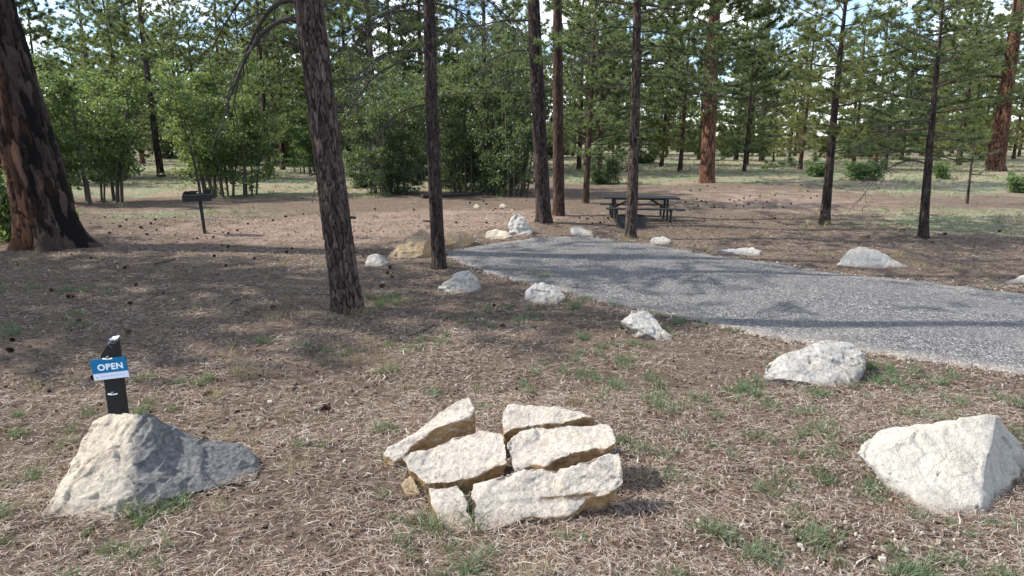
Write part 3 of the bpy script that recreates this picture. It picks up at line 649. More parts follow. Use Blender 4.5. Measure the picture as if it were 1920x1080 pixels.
def oak(v, base, label, sc=(1, 1, 1), rot=0, name='oak_clump', cat='bush', group='oak clumps', dy=0):
    p = G(*base); p = Vector((p.x * (p.y + dy) / p.y, p.y + dy, 0)); p.z = float(hgt(p.x, p.y))
    T = thing(name, label, cat, p, rot, group); T.scale = sc
    obj('foliage', OAK[v][0], T); obj('stem', OAK[v][1], T)
oak(0, (172, 380), 'tall leafy oak clump right of the huge charred trunk', (.95, .8, 1), .4)
oak(1, (110, 345), 'oak clump tucked behind the huge charred trunk', (.8, .8, .95), 2)
oak(0, (215, 335), 'slimmer oak clump behind the left one, in the gap', (.55, .7, .95), 3)
oak(1, (425, 368), 'broad leafy oak clump behind the pedestal grill', (.95, .8, .95), 1)
oak(0, (395, 340), 'bright-topped oak clump behind the broad one by the grill', (.9, .9, 1.15), 4)
oak(1, (600, 325), 'light green oaks glimpsed behind the thick grey trunk', (.9, .9, .8), 5)
oak(2, (725, 362), 'dark leafy thicket between the thick grey trunk and the slender dark pine', (.75, .8, .8), 0, 'thicket_clump', 'thicket', 'thicket clumps')
oak(2, (780, 338), 'tall dark thicket behind the slender dark pine', (1., .9, 1.15), 2, 'thicket_clump', 'thicket', 'thicket clumps')
oak(2, (885, 358), 'dense thicket in the middle of the view', (.9, .8, 1.05), 1, 'thicket_clump', 'thicket', 'thicket clumps')
oak(2, (960, 366), 'many-stemmed thicket just left of the close pair of trunks', (.72, .7, 1.1), 3, 'thicket_clump', 'thicket', 'thicket clumps')
oak(2, (900, 325), 'tallest part of the thicket, at the back', (1.3, 1., 1.35), 4, 'thicket_clump', 'thicket', 'thicket clumps')
oak(3, (690, 352), 'low dark bush at the foot of the thicket, left end', (.8, .8, .8), 1, 'low_bush', 'bush', 'low bushes')
oak(3, (845, 352), 'low dark bush at the foot of the thicket, middle', (1, .8, .75), 2, 'low_bush', 'bush', 'low bushes')
oak(3, (1130, 345), 'grey-green bush between the close pair and the picnic table', (.8, .8, .8), 3, 'low_bush', 'bush', 'low bushes')
oak(3, (1210, 306), 'dark bush in the meadow right of the thin straight pine', (1, 1, 1.), 4, 'low_bush', 'bush', 'low bushes')
oak(3, (1290, 284), 'bush at the far edge of the meadow left of the sturdy red pine', (1.8, 1, 1.1), 5, 'low_bush', 'bush', 'low bushes')
oak(3, (1395, 286), 'wide low dark bush right of the sturdy red pine', (2.2, 1, .9), 0, 'low_bush', 'bush', 'low bushes')
oak(4, (1357, 294), 'small bright green bush beside the sturdy red pine', (1, 1, .9), 1, 'low_bush', 'bush', 'low bushes')
oak(4, (1612, 338), 'loose light green bush right of the slim black young pine', (1.9, 1.2, 1.1), 2, 'low_bush', 'bush', 'low bushes')
oak(4, (1765, 336), 'small green bush right of the second young pine', (1.1, 1, 1), 3, 'low_bush', 'bush', 'low bushes')
oak(4, (1918, 362), 'green bush cut by the right edge', (.9, .9, .9), 4, 'low_bush', 'bush', 'low bushes')
oak(3, (1850, 300), 'bright bushes behind the leaning red pine', (2.2, 1, 1.6), 4, 'low_bush', 'bush', 'low bushes')
oak(3, (1740, 293), 'sunlit bushes at the far side of the meadow', (2.2, 1, 1.3), 1, 'low_bush', 'bush', 'low bushes')
oak(4, (22, 452), 'shrub growing at the left edge beside the huge charred trunk', (1.25, 1, 1.7), 2, 'low_bush', 'bush', 'low bushes')
oak(4, (1537, 332), 'small dark bush behind the slim black young pine', (1.2, 1, 1), 5, 'low_bush', 'bush', 'low bushes')
for i, (y, f) in enumerate(FARB):
    if f > .12 and y < 78: y += 30
    x = f * y; T = thing('oak_clump', 'one of the far leafy bushes under the distant pines', 'bush', (x, y, float(hgt(x, y))), i, 'far bushes'); k = (.6, .8, .7)[i % 3]; k *= 1.5 if y > 112 else 1; T.scale = (k * 1.5, k, k * .75)
    v = (0, 2, 3)[i % 3]; T.scale = T.scale * (1.6 if v == 3 else 1); obj('foliage', OAK[v][0], T); obj('stem', OAK[v][1], T)
tree_at('sapling', 'thin sapling in the meadow right of the second young pine', (1813, 382), (1830, 230), 5, 2, 2.6, 'bark_dark', 31, 10, .2, .1, .004,
        crown_near(1.0, 2.6, .5, 12, needle_n=8), flare=.1, flare_h=.1)
tree_at('sapling', 'small sapling in the meadow right of the slender brown pine', (1450, 303), (1452, 250), 4, 2, 2.9, 'bark_dark', 32, 10, .2, .1, .004,
        crown_near(.8, 2.9, .8, 16, needle_n=8, nw=.02), flare=.1, flare_h=.1)

# ------------------------------------------------------------------ rocks
def rock(name, label, hulls, mat, voxel=.02, amp=.02, scale=3., seed=0, cat='rock', group=None, ledge=.4, prism=None, back=.5, shrink=.72, strata=(.2, .25, .95), chip=.12):
    """hulls: lists of world points; each list becomes a convex lump, the lumps grow together"""
    bm = bmesh.new()
    for pts in hulls:
        b2 = bmesh.new(); vs_ = [b2.verts.new(p) for p in pts]
        r = bmesh.ops.convex_hull(b2, input=vs_)
        bmesh.ops.delete(b2, geom=[g for g in r['geom_interior'] if isinstance(g, bmesh.types.BMVert)], context='VERTS')
        t = bpy.data.meshes.new('t'); b2.to_mesh(t); b2.free(); bm.from_mesh(t); bpy.data.meshes.remove(t)
    if prism:
        for top, bot in prism:
            a = [bm.verts.new(p) for p in top]; c = [bm.verts.new(p) for p in bot]; k = len(a)
            bm.faces.new(a); bm.faces.new(c[::-1])
            for i in range(k): bm.faces.new((a[i], c[i], c[(i + 1) % k], a[(i + 1) % k]))
    bmesh.ops.recalc_face_normals(bm, faces=bm.faces)
    allp = [v.co.copy() for v in bm.verts]; base = Vector((sum(p.x for p in allp) / len(allp), sum(p.y for p in allp) / len(allp), 0)); base.z = float(hgt(base.x, base.y))
    for v in bm.verts: v.co -= base
    me = bpy.data.meshes.new(name); bm.to_mesh(me); bm.free()
    o = obj(name, me); md = o.modifiers.new('r', 'REMESH'); md.mode = 'VOXEL'; md.voxel_size = voxel
    dg = bpy.context.evaluated_depsgraph_get(); m2 = bpy.data.meshes.new_from_object(o.evaluated_get(dg))
    o.modifiers.clear(); o.data = m2; m2.name = name; bpy.data.meshes.remove(me)
    n = len(m2.vertices); off = Vector((seed * 5.1 + .3, seed * 2.7, seed * 1.3)); st = Vector(strata).normalized()
    V = np.empty(n * 3, np.float32); Nn = np.empty(n * 3, np.float32); m2.vertices.foreach_get('co', V); m2.vertices.foreach_get('normal', Nn)
    V = V.reshape(-1, 3); Nn = Nn.reshape(-1, 3); D = np.empty(n)
    for i in range(n):
        p = Vector(V[i]) * scale + off
        w = Vector((mn.noise(p * .9), mn.noise(p * .9 + Vector((7, 3, 1))), mn.noise(p * .9 + Vector((1, 9, 4)))))
        a = .75 * mn.fractal(p * 1.0, .7, 2.2, 6)
        q = p + .55 * w; s = q.dot(st) * 3.1 + .35 * mn.noise(p * 2.3); lay = math.floor(s); fr_ = s - lay      # bedding ledges of uneven depth
        hgh = mn.cell(Vector((lay * 1.7, math.floor(q.x * .8 + lay * .37) * 2.3, math.floor(q.y * .8) * 3.1)))
        ds, ps = mn.voronoi(p * .85 + .5 * w); e = min(1., (ds[1] - ds[0]) / .10); fac = mn.cell(ps[0] * 2.9)
        cr_ = abs(mn.noise(p * 2.6 + 1.2 * w)); a = a + .22 * min(cr_ * 9, 1.) - .22
        d2, p2 = mn.voronoi(Vector((p.x * 1.9, p.y * 1.9, p.z * 3.4)) + .9 * w); f2 = mn.cell(p2[0] * 3.3) - .5; d3, p3 = mn.voronoi(Vector((p.x * 4.2, p.y * 4.2, p.z * 7.0)) + .7 * w); f2 += .55 * (mn.cell(p3[0] * 2.1) - .5)      # chipped flakes
        D[i] = amp * (a * .7 + .85 * chip * f2 + ledge * 1.3 * (hgh - .5) * min(1., fr_ * 7, (1 - fr_) * 7) + .5 * (fac - .5) * e + .35 * (e - 1))
    V = V + Nn * D[:, None]; m2.vertices.foreach_set('co', V.astype(np.float32).ravel())
    m2.polygons.foreach_set('use_smooth', np.ones(len(m2.polygons), bool)); m2.materials.clear(); m2.materials.append(M[mat]); m2.update()
    o.location = base; tag(o, label, cat, group); return o
def sil(pts, Y0, depth, shrink=.7, under=.05):
    """photo outline with distance offsets -> front points, points pushed back along the same sight lines, and both dropped into the ground"""
    f = [W(px, py, Y0 + d) for px, py, d in pts]; cx = sum(p[0] for p in pts) / len(pts); cy = sum(p[1] for p in pts) / len(pts)
    b = [W(cx + shrink * (px - cx), cy + shrink * (py - cy), Y0 + d + depth) for px, py, d in pts]
    g = [Vector((p.x, p.y, min(p.z, -.08))) for p in b] 
    return f + b + g + [Vector((p.x * (1 + under * .5 / p.y), p.y + under, -.1)) for p in f if p.z < .15]

Y = G(205, 975).y
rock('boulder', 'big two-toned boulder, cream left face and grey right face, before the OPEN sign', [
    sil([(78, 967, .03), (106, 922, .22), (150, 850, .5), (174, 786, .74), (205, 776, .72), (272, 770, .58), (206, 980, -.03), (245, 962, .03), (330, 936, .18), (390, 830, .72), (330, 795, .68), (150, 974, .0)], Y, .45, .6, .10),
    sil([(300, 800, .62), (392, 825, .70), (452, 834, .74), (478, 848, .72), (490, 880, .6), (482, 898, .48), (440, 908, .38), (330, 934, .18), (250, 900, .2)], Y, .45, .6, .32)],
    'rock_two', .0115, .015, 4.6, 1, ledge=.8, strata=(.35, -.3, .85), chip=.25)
Y = G(1832, 972).y
rock('boulder', 'pale smooth-faced boulder cut by the right edge, dark on its right side', [
    sil([(1602, 848, .55), (1640, 808, .75), (1702, 806, .75), (1850, 776, .62), (1872, 779, .62), (1832, 984, -.06), (1760, 974, .0), (1715, 942, .15), (1690, 900, .3), (1780, 830, .5)], Y, .35, .6),
    sil([(1862, 779, .62), (1872, 779, .66), (1898, 822, .7), (1935, 862, .75), (1950, 890, .7), (1915, 915, .45), (1870, 955, .16), (1836, 984, -.05), (1840, 880, .25)], Y, .4, .6)],
    'rock_pale', .013, .013, 4.2, 2, ledge=.8, strata=(.5, -.5, .6))
Y = G(1560, 728).y
rock('boulder', 'rounded pale boulder with a dark pocked patch, at the near road edge', [
    sil([(1428, 702, .15), (1432, 680, .3), (1500, 650, .5), (1545, 634, .6), (1600, 640, .6), (1628, 660, .5), (1626, 700, .3), (1606, 726, .08), (1590, 733, .0), (1500, 714, .02), (1450, 708, .08)], Y, .5)],
    'rock_white', .018, .03, 3.6, 3)
Y = G(1235, 640).y
rock('boulder', 'long lumpy white rock lying aslant beside the near road edge', [
    sil([(1162, 602, .2), (1185, 580, .35), (1215, 582, .4), (1235, 600, .3), (1245, 615, .15), (1215, 628, .0), (1185, 608, .1)], Y, .25),
    sil([(1215, 608, .15), (1240, 612, .15), (1264, 628, .1), (1262, 638, .0), (1235, 641, -.05), (1210, 622, .05)], Y, .2)], 'rock_white', .016, .025, 4.5, 4)
Y = G(1020, 572).y
rock('boulder', 'peaked grey-white boulder right of the lichened one, near the road edge', [
    sil([(983, 568, .1), (985, 548, .2), (1004, 530, .35), (1018, 527, .35), (1048, 540, .3), (1063, 555, .2), (1045, 572, .0), (1010, 572, .0)], Y, .35)], 'rock_white', .018, .03, 4, 5)
Y = G(860, 550).y
rock('boulder', 'lichened white boulder with pale sloping right face, below the slender dark pine', [
    sil([(820, 540, .1), (835, 522, .25), (858, 510, .35), (878, 506, .35), (895, 518, .3), (904, 538, .2), (880, 550, .0), (850, 551, .0)], Y, .4)], 'rock_white', .018, .035, 4.2, 6)
Y = G(705, 500).y
rock('boulder', 'small white boulder at the foot of the big tan boulder', [
    sil([(682, 492, .1), (690, 478, .2), (706, 474, .25), (722, 480, .2), (730, 492, .1), (715, 500, 0), (690, 500, 0)], Y, .3)], 'rock_white', .02, .03, 4, 7)
Y = G(765, 486).y
rock('boulder', 'big tan wedge-shaped boulder beside the slender dark pine', [
    sil([(722, 482, .1), (738, 462, .25), (765, 440, .4), (792, 429, .5), (808, 440, .4), (815, 470, .3), (790, 480, .05), (755, 488, .0)], Y, .55)], 'rock_wedge', .025, .04, 2.6, 8)
Y = G(862, 463).y
rock('boulder', 'blocky tan rock just right of the slender dark pine', [
    sil([(830, 463, .05), (830, 440, .15), (838, 434, .3), (880, 431, .35), (888, 440, .25), (888, 457, .1), (860, 464, 0)], Y, .4)], 'rock_wedge', .025, .03, 3, 9)
Y = G(932, 449).y
rock('boulder', 'low rounded tan-grey rock touching the peaked rock', [
    sil([(908, 444, .1), (912, 433, .25), (930, 428, .35), (950, 430, .3), (962, 442, .15), (945, 449, 0), (920, 450, 0)], Y, .45)], 'rock_cream', .028, .04, 2.8, 10)
Y = G(975, 442).y
rock('boulder', 'peaked grey rock left of the close pair of trunks', [
    sil([(950, 440, .1), (955, 415, .3), (966, 398, .4), (975, 402, .35), (990, 416, .3), (1004, 430, .25), (1000, 438, .1), (970, 443, 0)], Y, .45)], 'rock_grey', .026, .05, 3, 11)
Y = G(1095, 443).y
rock('boulder', 'small white rock at the head of the road, right of the close pair', [
    sil([(1068, 430, .25), (1075, 420, .3), (1090, 425, .3), (1110, 433, .2), (1114, 442, .05), (1095, 444, 0), (1075, 438, .1)], Y, .3)], 'rock_white', .025, .03, 3.5, 12)
Y = G(1238, 458).y
rock('boulder', 'low white rock right of the thin straight pine', [
    sil([(1212, 454, .1), (1225, 445, .2), (1245, 443, .25), (1258, 450, .15), (1256, 457, .02), (1230, 459, 0)], Y, .3)], 'rock_white', .024, .03, 3.5, 13)
Y = G(1400, 480).y
rock('boulder', 'flat sliver of grey-white rock on the far road edge', [
    sil([(1345, 467, .2), (1375, 464, .25), (1415, 462, .3), (1433, 468, .2), (1425, 479, .05), (1400, 480, 0), (1370, 472, .1)], Y, .2)], 'rock_grey', .022, .03, 3.5, 14)
Y = G(1640, 504).y
rock('boulder', 'smooth pale hump-shaped boulder on the far road edge', [
    sil([(1568, 497, .1), (1580, 475, .3), (1605, 460, .45), (1622, 461, .45), (1665, 478, .35), (1690, 492, .2), (1655, 504, .0), (1610, 500, .05)], Y, .6),
    sil([(1670, 488, .15), (1700, 495, .15), (1714, 501, .1), (1690, 506, .0), (1660, 503, .0)], Y, .25)], 'rock_pale', .022, .03, 3, 15, ledge=.2)
Y = G(1910, 535).y
rock('boulder', 'pale low boulder cut by the right edge on the far side of the road', [
    sil([(1874, 531, .1), (1900, 522, .2), (1930, 513, .35), (1965, 520, .3), (1980, 535, .1), (1930, 538, 0)], Y, .4)], 'rock_pale', .024, .02, 3, 16)
for i, (px, py, w, h, lb) in enumerate([(894, 391, 13, 9, 'small tan stone, left of two on the dirt before the thicket'), (943, 390, 16, 9, 'small tan stone, right of two on the dirt before the thicket'), (960, 396, 7, 5, 'tiny pale stone above the peaked grey rock')]):
    Y = G(px, py).y
    rock('stone', lb, [sil([(px - w / 2, py, .05), (px - w * .4, py - h * .7, .1), (px, py - h, .15), (px + w * .4, py - h * .6, .1), (px + w / 2, py, .05), (px, py + 1, 0)], Y, .2)], 'rock_cream', .02, .015, 5, 20 + i)

# ---- the broken slab pile
def slab(label, pts, th, seed, inset=.86, back=.03, mat='rock_slab', drop=None):
    rj = random.Random(seed); t0 = [Z(px, py, z) for px, py, z in pts]; top = []
    for i, p in enumerate(t0):
        q = t0[(i + 1) % len(t0)]; n = max(1, int((q - p).length / .07))
        for j in range(n):
            r_ = p.lerp(q, j / n); m_ = .013 if j else .006
            top.append(r_ + Vector((rj.gauss(0, m_), rj.gauss(0, m_), rj.gauss(0, m_ * .5))))
    c = sum(top, Vector()) / len(top)
    bot = [Vector((c.x + (p.x - c.x) * inset, c.y + (p.y - c.y) * inset + back, p.z - th)) for p in top]
    return rock('stone_slab', label, [], mat, .0125, .015, 6.0, seed, 'rock', 'broken slabs of the split stone', .25, [(top, bot)], strata=(0, .3, 1))
slab('longest front slab of the split stone pile, whitish with a dark undercut right end', [(884, 1002, .035), (884, 906, .19), (950, 884, .27), (1060, 873, .31), (1166, 845, .40), (1174, 906, .245), (1120, 934, .16), (1064, 968, .08), (975, 972, .06), (930, 994, .04)], .2, 31, .84, .06)
slab('small square slab at the front left of the split stone pile', [(818, 1006, .035), (803, 914, .17), (858, 906, .19), (880, 938, .14), (881, 1000, .035)], .2, 32)
slab('middle left slab of the split stone pile, brown broken edge below', [(748, 848, .27), (820, 836, .27), (846, 815, .31), (900, 806, .326), (946, 815, .334), (954, 866, .27), (900, 890, .19), (868, 899, .16), (800, 906, .15), (765, 882, .177)], .22, 33, .84)
slab('middle right slab of the split stone pile, dark straight edge below', [(950, 832, .31), (976, 806, .349), (1050, 796, .37), (1143, 792, .375), (1158, 828, .373), (1095, 846, .33), (1040, 862, .285), (966, 886, .19), (956, 860, .25)], .24, 34, .84)
slab('back left slab of the split stone pile, tilted with orange broken face', [(719, 848, .145), (790, 800, .238), (830, 762, .387), (880, 740, .47), (893, 764, .40), (868, 785, .35), (820, 800, .306), (775, 836, .173), (738, 866, .115)], .3, 35, 1.06, -.01)
slab('back right slab of the split stone pile, mostly hidden by the middle right one', [(943, 775, .33), (950, 753, .387), (1050, 762, .345), (1118, 782, .34), (1060, 791, .323), (985, 797, .297), (944, 812, .23)], .3, 36, 1.0)
slab('small tan chunk at the left foot of the split stone pile', [(752, 905, .10), (772, 888, .13), (786, 905, .10), (790, 925, .06), (765, 930, .04)], .12, 37, mat='rock_tan')

# ------------------------------------------------------------------ sign post
pb = G(231, 838); Y = pb.y
top = W(206, 640, Y); low = W(224, 778, Y); d = (top - low).normalized(); L = (top - pb).length
post = thing('sign_post', 'black campsite post with blue OPEN sign behind the two-toned boulder', 'sign', pb)
ln = (low.x - top.x) / (top.z - low.z)
post.rotation_euler = (0, -math.atan(ln) , R(10))
hh = (top.z - pb.z) / math.cos(math.atan(ln)); w = .056
mb = MB()   # square post with a sloping top
V = [(-w, -w, -.25), (w, -w, -.25), (w, w, -.25), (-w, w, -.25), (-w, -w, hh - .10), (w * .25, -w, hh), (w, -w, hh - .01), (w, w, hh - .01), (w * .25, w, hh), (-w, w, hh - .10)]
mb.add(V, [[3, 2, 1, 0]]); mb.add(V, [[1, 2, 7, 6], [4, 5, 8, 9], [5, 6, 7, 8], [3, 0, 4, 9]]); mb.add(V, [[0, 1, 6, 5, 4]]); mb.add(V, [[2, 3, 9, 8, 7]])
bevel(obj('post', mb.mesh('post', [M['black']]), post), .006)
mb = MB(); mb.add([(w * .1, -w - .004, hh - .005), (w * .62, -w - .006, hh - .035), (w * 1.06, -w - .004, hh + .005), (w * 1.06, w, hh + .03), (w * .1, w, hh + .022)], [[0, 1, 2, 3, 4]]); mb.tube([(w * .1, 0, hh + .012), (w, 0, hh + .012)], .012, 6)
obj('cap', mb.mesh('cap', [M['zinc']]), post)
sw, sh = .132, .088; zc = hh - .205
sg = obj('sign_plate', None, post); sg.location = (.006, -w - .013, zc); sg.rotation_euler = (0, R(-2.5), 0)
mb = MB(); mb.box((-sw, -.004, -sh), (sw, .004, sh)); sgm = mb.mesh('sign_plate', [M['plate']])
bpy.data.objects.remove(sg)
sg = bevel(obj('sign_plate', sgm, post), .002); sg.location = (.006, -w - .013, zc); sg.rotation_euler = (0, R(-4.5), 0)
mb = MB(); mb.box((-sw + .001, -.0065, -sh * .36), (sw - .001, -.0042, sh - .001)); obj('blue_panel', mb.mesh('blue_panel', [M['blue']]), sg)
mb = MB(); mb.box((-sw + .001, -.0065, -sh + .001), (sw - .001, -.0042, -sh * .36 - .001)); obj('white_strip', mb.mesh('white_strip', [M['white']]), sg)
mb = MB(); rr = random.Random(4); x = -sw + .05
mb.box((-sw + .022, -.0075, -sh * .78), (-sw + .034, -.0066, -sh * .66))
while x < sw - .03:
    l = rr.uniform(.008, .022); mb.box((x, -.0075, -sh * .70), (x + l, -.0066, -sh * .66)); x += l + .005
obj('fine_print', mb.mesh('fine_print', [m_plain('sign_fine_print', (.28, .36, .5), .5, 0, .05)]), sg)
tcv = bpy.data.curves.new('lettering', 'FONT'); tcv.body = 'OPEN'; tcv.size = .070; tcv.align_x = 'CENTER'; tcv.align_y = 'CENTER'; tcv.extrude = .0008; tcv.offset = .0022; tcv.space_character = 1.08
to = bpy.data.objects.new('t', tcv); C.objects.link(to); dg = bpy.context.evaluated_depsgraph_get(); tm = bpy.data.meshes.new_from_object(to.evaluated_get(dg)); bpy.data.objects.remove(to)
tm.materials.clear(); tm.materials.append(M['text']); t = obj('lettering', tm, sg); t.location = (.008, -.0078, .014); t.rotation_euler = (PI / 2, 0, 0)
for z in (zc + sh - .004, zc - .22):
    mb = MB(); mb.tube([(.0, -w - .024, z + .012), (.0, -w, z + .012)], .009, 10, 0); mb.tube([(-.035, -w - .008, z), (-.012, -w - .012, z - .002), (-.004, -w - .010, z - .006)], .006, 6, 1); mb.tube([(.004, -w - .010, z - .006), (.012, -w - .012, z - .002), (.035, -w - .008, z)], .006, 6, 1)
    if z > zc: [a.__isub__(np.array([0, .012, 0])) for a in mb.v]
    obj('bolt', mb.mesh('bolt', [M['zinc'], M['text']], True), post)

# ------------------------------------------------------------------ pedestal grill
gb = G(384, 438); Y = gb.y; k = Y / FPX / math.cos(PITCH)
gr = thing('pedestal_grill', 'black pedestal grill leaning slightly at the edge of the dirt pad', 'grill', gb, R(8)); gr.rotation_euler = (0, R(-2.2), R(6))
H = (438 - 374) * k
mb = MB(); mb.tube([(0, 0, -.2), (0, 0, H)], .042, 12); obj('post', mb.mesh('post', [M['black']], True), gr)
gw, gd, gh = 25 * k, .2, .20
mb = MB(); mb.box((-gw, -gd, H), (gw, gd, H + .012)); bevel(obj('firebox_floor', mb.mesh('floor', [M['black']]), gr), .003)
mb = MB(); mb.box((-gw, gd, H + .002), (gw, gd + .01, H + .13)); obj('back_panel', mb.mesh('back', [M['black']]), gr)
mb = MB(); mb.box((-gw, -gd - .01, H - .05), (gw, -gd - .001, H + .10)); obj('front_panel', mb.mesh('front', [M['black']]), gr)
for s, hh_ in ((-1, .19), (1, .20)):
    x = s * (gw + .004)
    prof = [(-gd, 0), (gd, 0), (gd, hh_), (gd * .3, hh_ + .02), (-gd * .5, hh_ - .02), (-gd, hh_ * .5)]
    V = [(x - .004, a, H + b) for a, b in prof] + [(x + .004, a, H + b) for a, b in prof]
    mb = MB(); mb.add(V, [[5, 4, 3, 2, 1, 0], [6, 7, 8, 9, 10, 11]]); mb.add(V, [[i, (i + 1) % 6, 6 + (i + 1) % 6, 6 + i] for i in range(6)]); obj('side_panel', mb.mesh('side', [M['black']]), gr)
    # folded wind shield standing over each end of the back
    mb = MB(); x0, x1 = (-gw, -gw * .36) if s < 0 else (gw * .15, gw)
    V = [(x0, gd - .02, H + .13), (x1, gd - .02, H + .13), (x1 - s * .02, gd - .02, H + .195), ((x0 + x1) / 2, gd - .02, H + .225 if s > 0 else H + .20), (x0, gd - .02, H + .19)]
    V += [(a, b + .012, c) for a, b, c in V]; mb.add(V, [[0, 1, 2, 3, 4], [9, 8, 7, 6, 5]]); mb.add(V, [[i, i + 5, (i + 1) % 5 + 5, (i + 1) % 5] for i in range(5)]); obj('wind_shield', mb.mesh('shield', [M['black']]), gr)
mb = MB()
for i in range(12):
    x = -gw + .03 + i * (2 * gw - .06) / 11; mb.tube([(x, -gd + .01, H + .115), (x, gd - .01, H + .115)], .006, 5)
for y in (-gd + .02, gd - .03): mb.tube([(-gw + .01, y, H + .107), (gw - .01, y, H + .107)], .008, 5)
obj('grate', mb.mesh('grate', [M['steel']]), gr)
for s in (-1, 1):
    mb = MB(); mb.tube([(s * gw * .55, -gd, H + .115), (s * gw * .55, -gd - .10, H + .12), (s * gw * .55 + .03, -gd - .14, H + .13)], .008, 6); obj('handle', mb.mesh('handle', [M['steel']]), gr)

# ------------------------------------------------------------------ picnic table
tb = G(1203, 412); k = tb.y / FPX / math.cos(PITCH)
tx = W(1200, 373, tb.y).x
tbl = thing('picnic_table', 'dark steel picnic table with attached benches behind the thin straight pine', 'table', (tx, tb.y, float(hgt(tx, tb.y))))
tbl.rotation_euler = (0, R(.6), R(-1))
L2 = 68 * k; TH = .70; SH = .42
def plank(name, x0, x1, y0, y1, z, th, parent):
    mb = MB(); mb.box((x0, y0, z - th), (x1, y1, z)); o = bevel(obj(name, mb.mesh(name, [M['table']]), parent), .012); return o
tt = plank('table_top', -L2, L2, -.37, .37, TH, .045, tbl)
mb = MB()
for i in range(3): y = -.25 + i * .25; mb.box((-L2 + .06, y - .012, TH + .0015), (L2 - .06, y + .012, TH + .004))
obj('seam_strip', mb.mesh('seam', [M['black']]), tt)
plank('seat', -L2 * .98, L2 * 1.06, -.86, -.60, SH, .04, tbl); plank('seat', -L2 * 1.0, L2 * .92, .60, .86, SH, .04, tbl)
for s in (-1, 1):
    x = s * L2 * .70
    for y in (-.2, .2):
        mb = MB(); mb.tube([(x, y, TH - .045), (x, y * 1.05, .30), (x, y * 1.5, .03)], .036, 8); obj('leg', mb.mesh('leg', [M['table']], True), tbl)
    for y in (-.73, .73):
        mb = MB(); mb.tube([(x, y, SH - .04), (x, y, .02)], .034, 8); mb.tube([(x, y, .03), (x, y * .45, .03)], .034, 8); obj('leg', mb.mesh('leg', [M['table']], True), tbl)
    mb = MB(); mb.tube([(x, -.80, SH - .075), (x, .80, SH - .075)], .034, 8); obj('crossbar', mb.mesh('crossbar', [M['table']], True), tbl)
    mb = MB(); mb.tube([(x * .98, 0, SH - .06), (s * L2 * .22, 0, TH - .05)], .026, 8); obj('brace', mb.mesh('brace', [M['table']], True), tbl)
mb = MB(); mb.tube([(-L2 * .68, 0, TH - .075), (L2 * .68, 0, TH - .075)], .026, 8); obj('rail', mb.mesh('rail', [M['table']], True), tbl)

# ------------------------------------------------------------------ fire ring
fb = G(1183, 426); k = fb.y / FPX / math.cos(PITCH); r = 27 * k
fr = thing('fire_ring', 'round dark steel fire ring half hidden by the thin straight pine', 'fire ring', fb, .3)
def lathe(name, prof, mat, parent, n=48):
    V = np.array([[(a * math.cos(2 * PI * i / n), a * math.sin(2 * PI * i / n), z) for a, z in prof] for i in range(n)]).reshape(-1, 3); m = len(prof)
    Fq = [[i * m + j, ((i + 1) % n) * m + j, ((i + 1) % n) * m + (j + 1) % m, i * m + (j + 1) % m] for i in range(n) for j in range(m)]
    return obj(name, mesh_np(name, V, [np.array(Fq)], [M[mat]], None, False), parent)
lathe('ring', [(r, -.05), (r, .30), (r + .025, .305), (r + .025, .325), (r - .012, .325), (r - .012, -.05)], 'steel', fr)
mb = MB(); rg = np.random.default_rng(5)
aa = np.linspace(0, 2 * PI, 24, endpoint=False); V = [(0, 0, .10)] + [(.55 * r * math.cos(a), .55 * r * math.sin(a), .08 + rg.uniform(-.02, .02)) for a in aa] + [((r - .02) * math.cos(a), (r - .02) * math.sin(a), .05) for a in aa]
mb.add(V, [[0, 1 + i, 1 + (i + 1) % 24] for i in range(24)]); mb.add(V, [[1 + i, 25 + i, 25 + (i + 1) % 24, 1 + (i + 1) % 24] for i in range(24)]); obj('ash_bed', mb.mesh('ash', [M['ash']], True), fr)
mb = MB()
for i in range(9): x = -r * .5 + i * r / 8; yy = math.sqrt(max(.01, (r * .8) ** 2 - x * x)); mb.tube([(x, 0, .34), (x, yy, .34)], .007, 5)
mb.tube([(-r * .6, .02, .345), (r * .6, .02, .345)], .009, 5); obj('grate', mb.mesh('grate', [M['steel']]), fr)

# ------------------------------------------------------------------ pine cones
def cone_mesh(seed):
    rng = np.random.default_rng(seed); mb = MB(); n = 70
    for i in range(n):
        f = (i + .5) / n; z = -.045 + .09 * f; r = .034 * math.sin(PI * min(.97, .12 + f * .86)) ** .7; a = i * 2.39996
        c = np.array([math.cos(a), math.sin(a), 0]); t = np.array([-math.sin(a), math.cos(a), 0]); o = r * rng.uniform(.9, 1.12)
        p = c * r * .35 + [0, 0, z - .004]; q = c * o + [0, 0, z + .010]; s = .011 * (.5 + r / .034 * .6)
        mb.add([p - t * s * .5, p + t * s * .5, q + t * s, q + c * .003 + [0, 0, .004], q - t * s, q * .86 + [0, 0, -.006]], [[0, 1, 2], [0, 2, 3], [0, 3, 4], [0, 5, 4], [1, 5, 2]])
    mb.tube([(0, 0, -.045), (0, 0, 0), (0, 0, .045)], [.012, .02, .006], 6)
    return mb.mesh('pine_cone', [M['cone']])
CM = [cone_mesh(i) for i in range(3)]
cones = [(x / 3, 340 + y / 3) for x, y in [(105, 478), (513, 437), (703, 494), (290, 618), (385, 655), (415, 652), (767, 590), (922, 636), (733, 697), (447, 798), (727, 862), (70, 900), (1205, 426), (1270, 478), (1430, 438), (1612, 403), (1645, 383), (1283, 374), (1252, 292), (1285, 298), (1335, 281), (1203, 320), (1110, 326), (880, 280), (825, 302), (793, 264), (850, 242), (678, 258), (615, 296), (711, 220), (590, 204), (985, 206), (875, 218), (1395, 243), (1537, 224), (1608, 202), (1705, 188), (1537, 718), (60, 960)]]
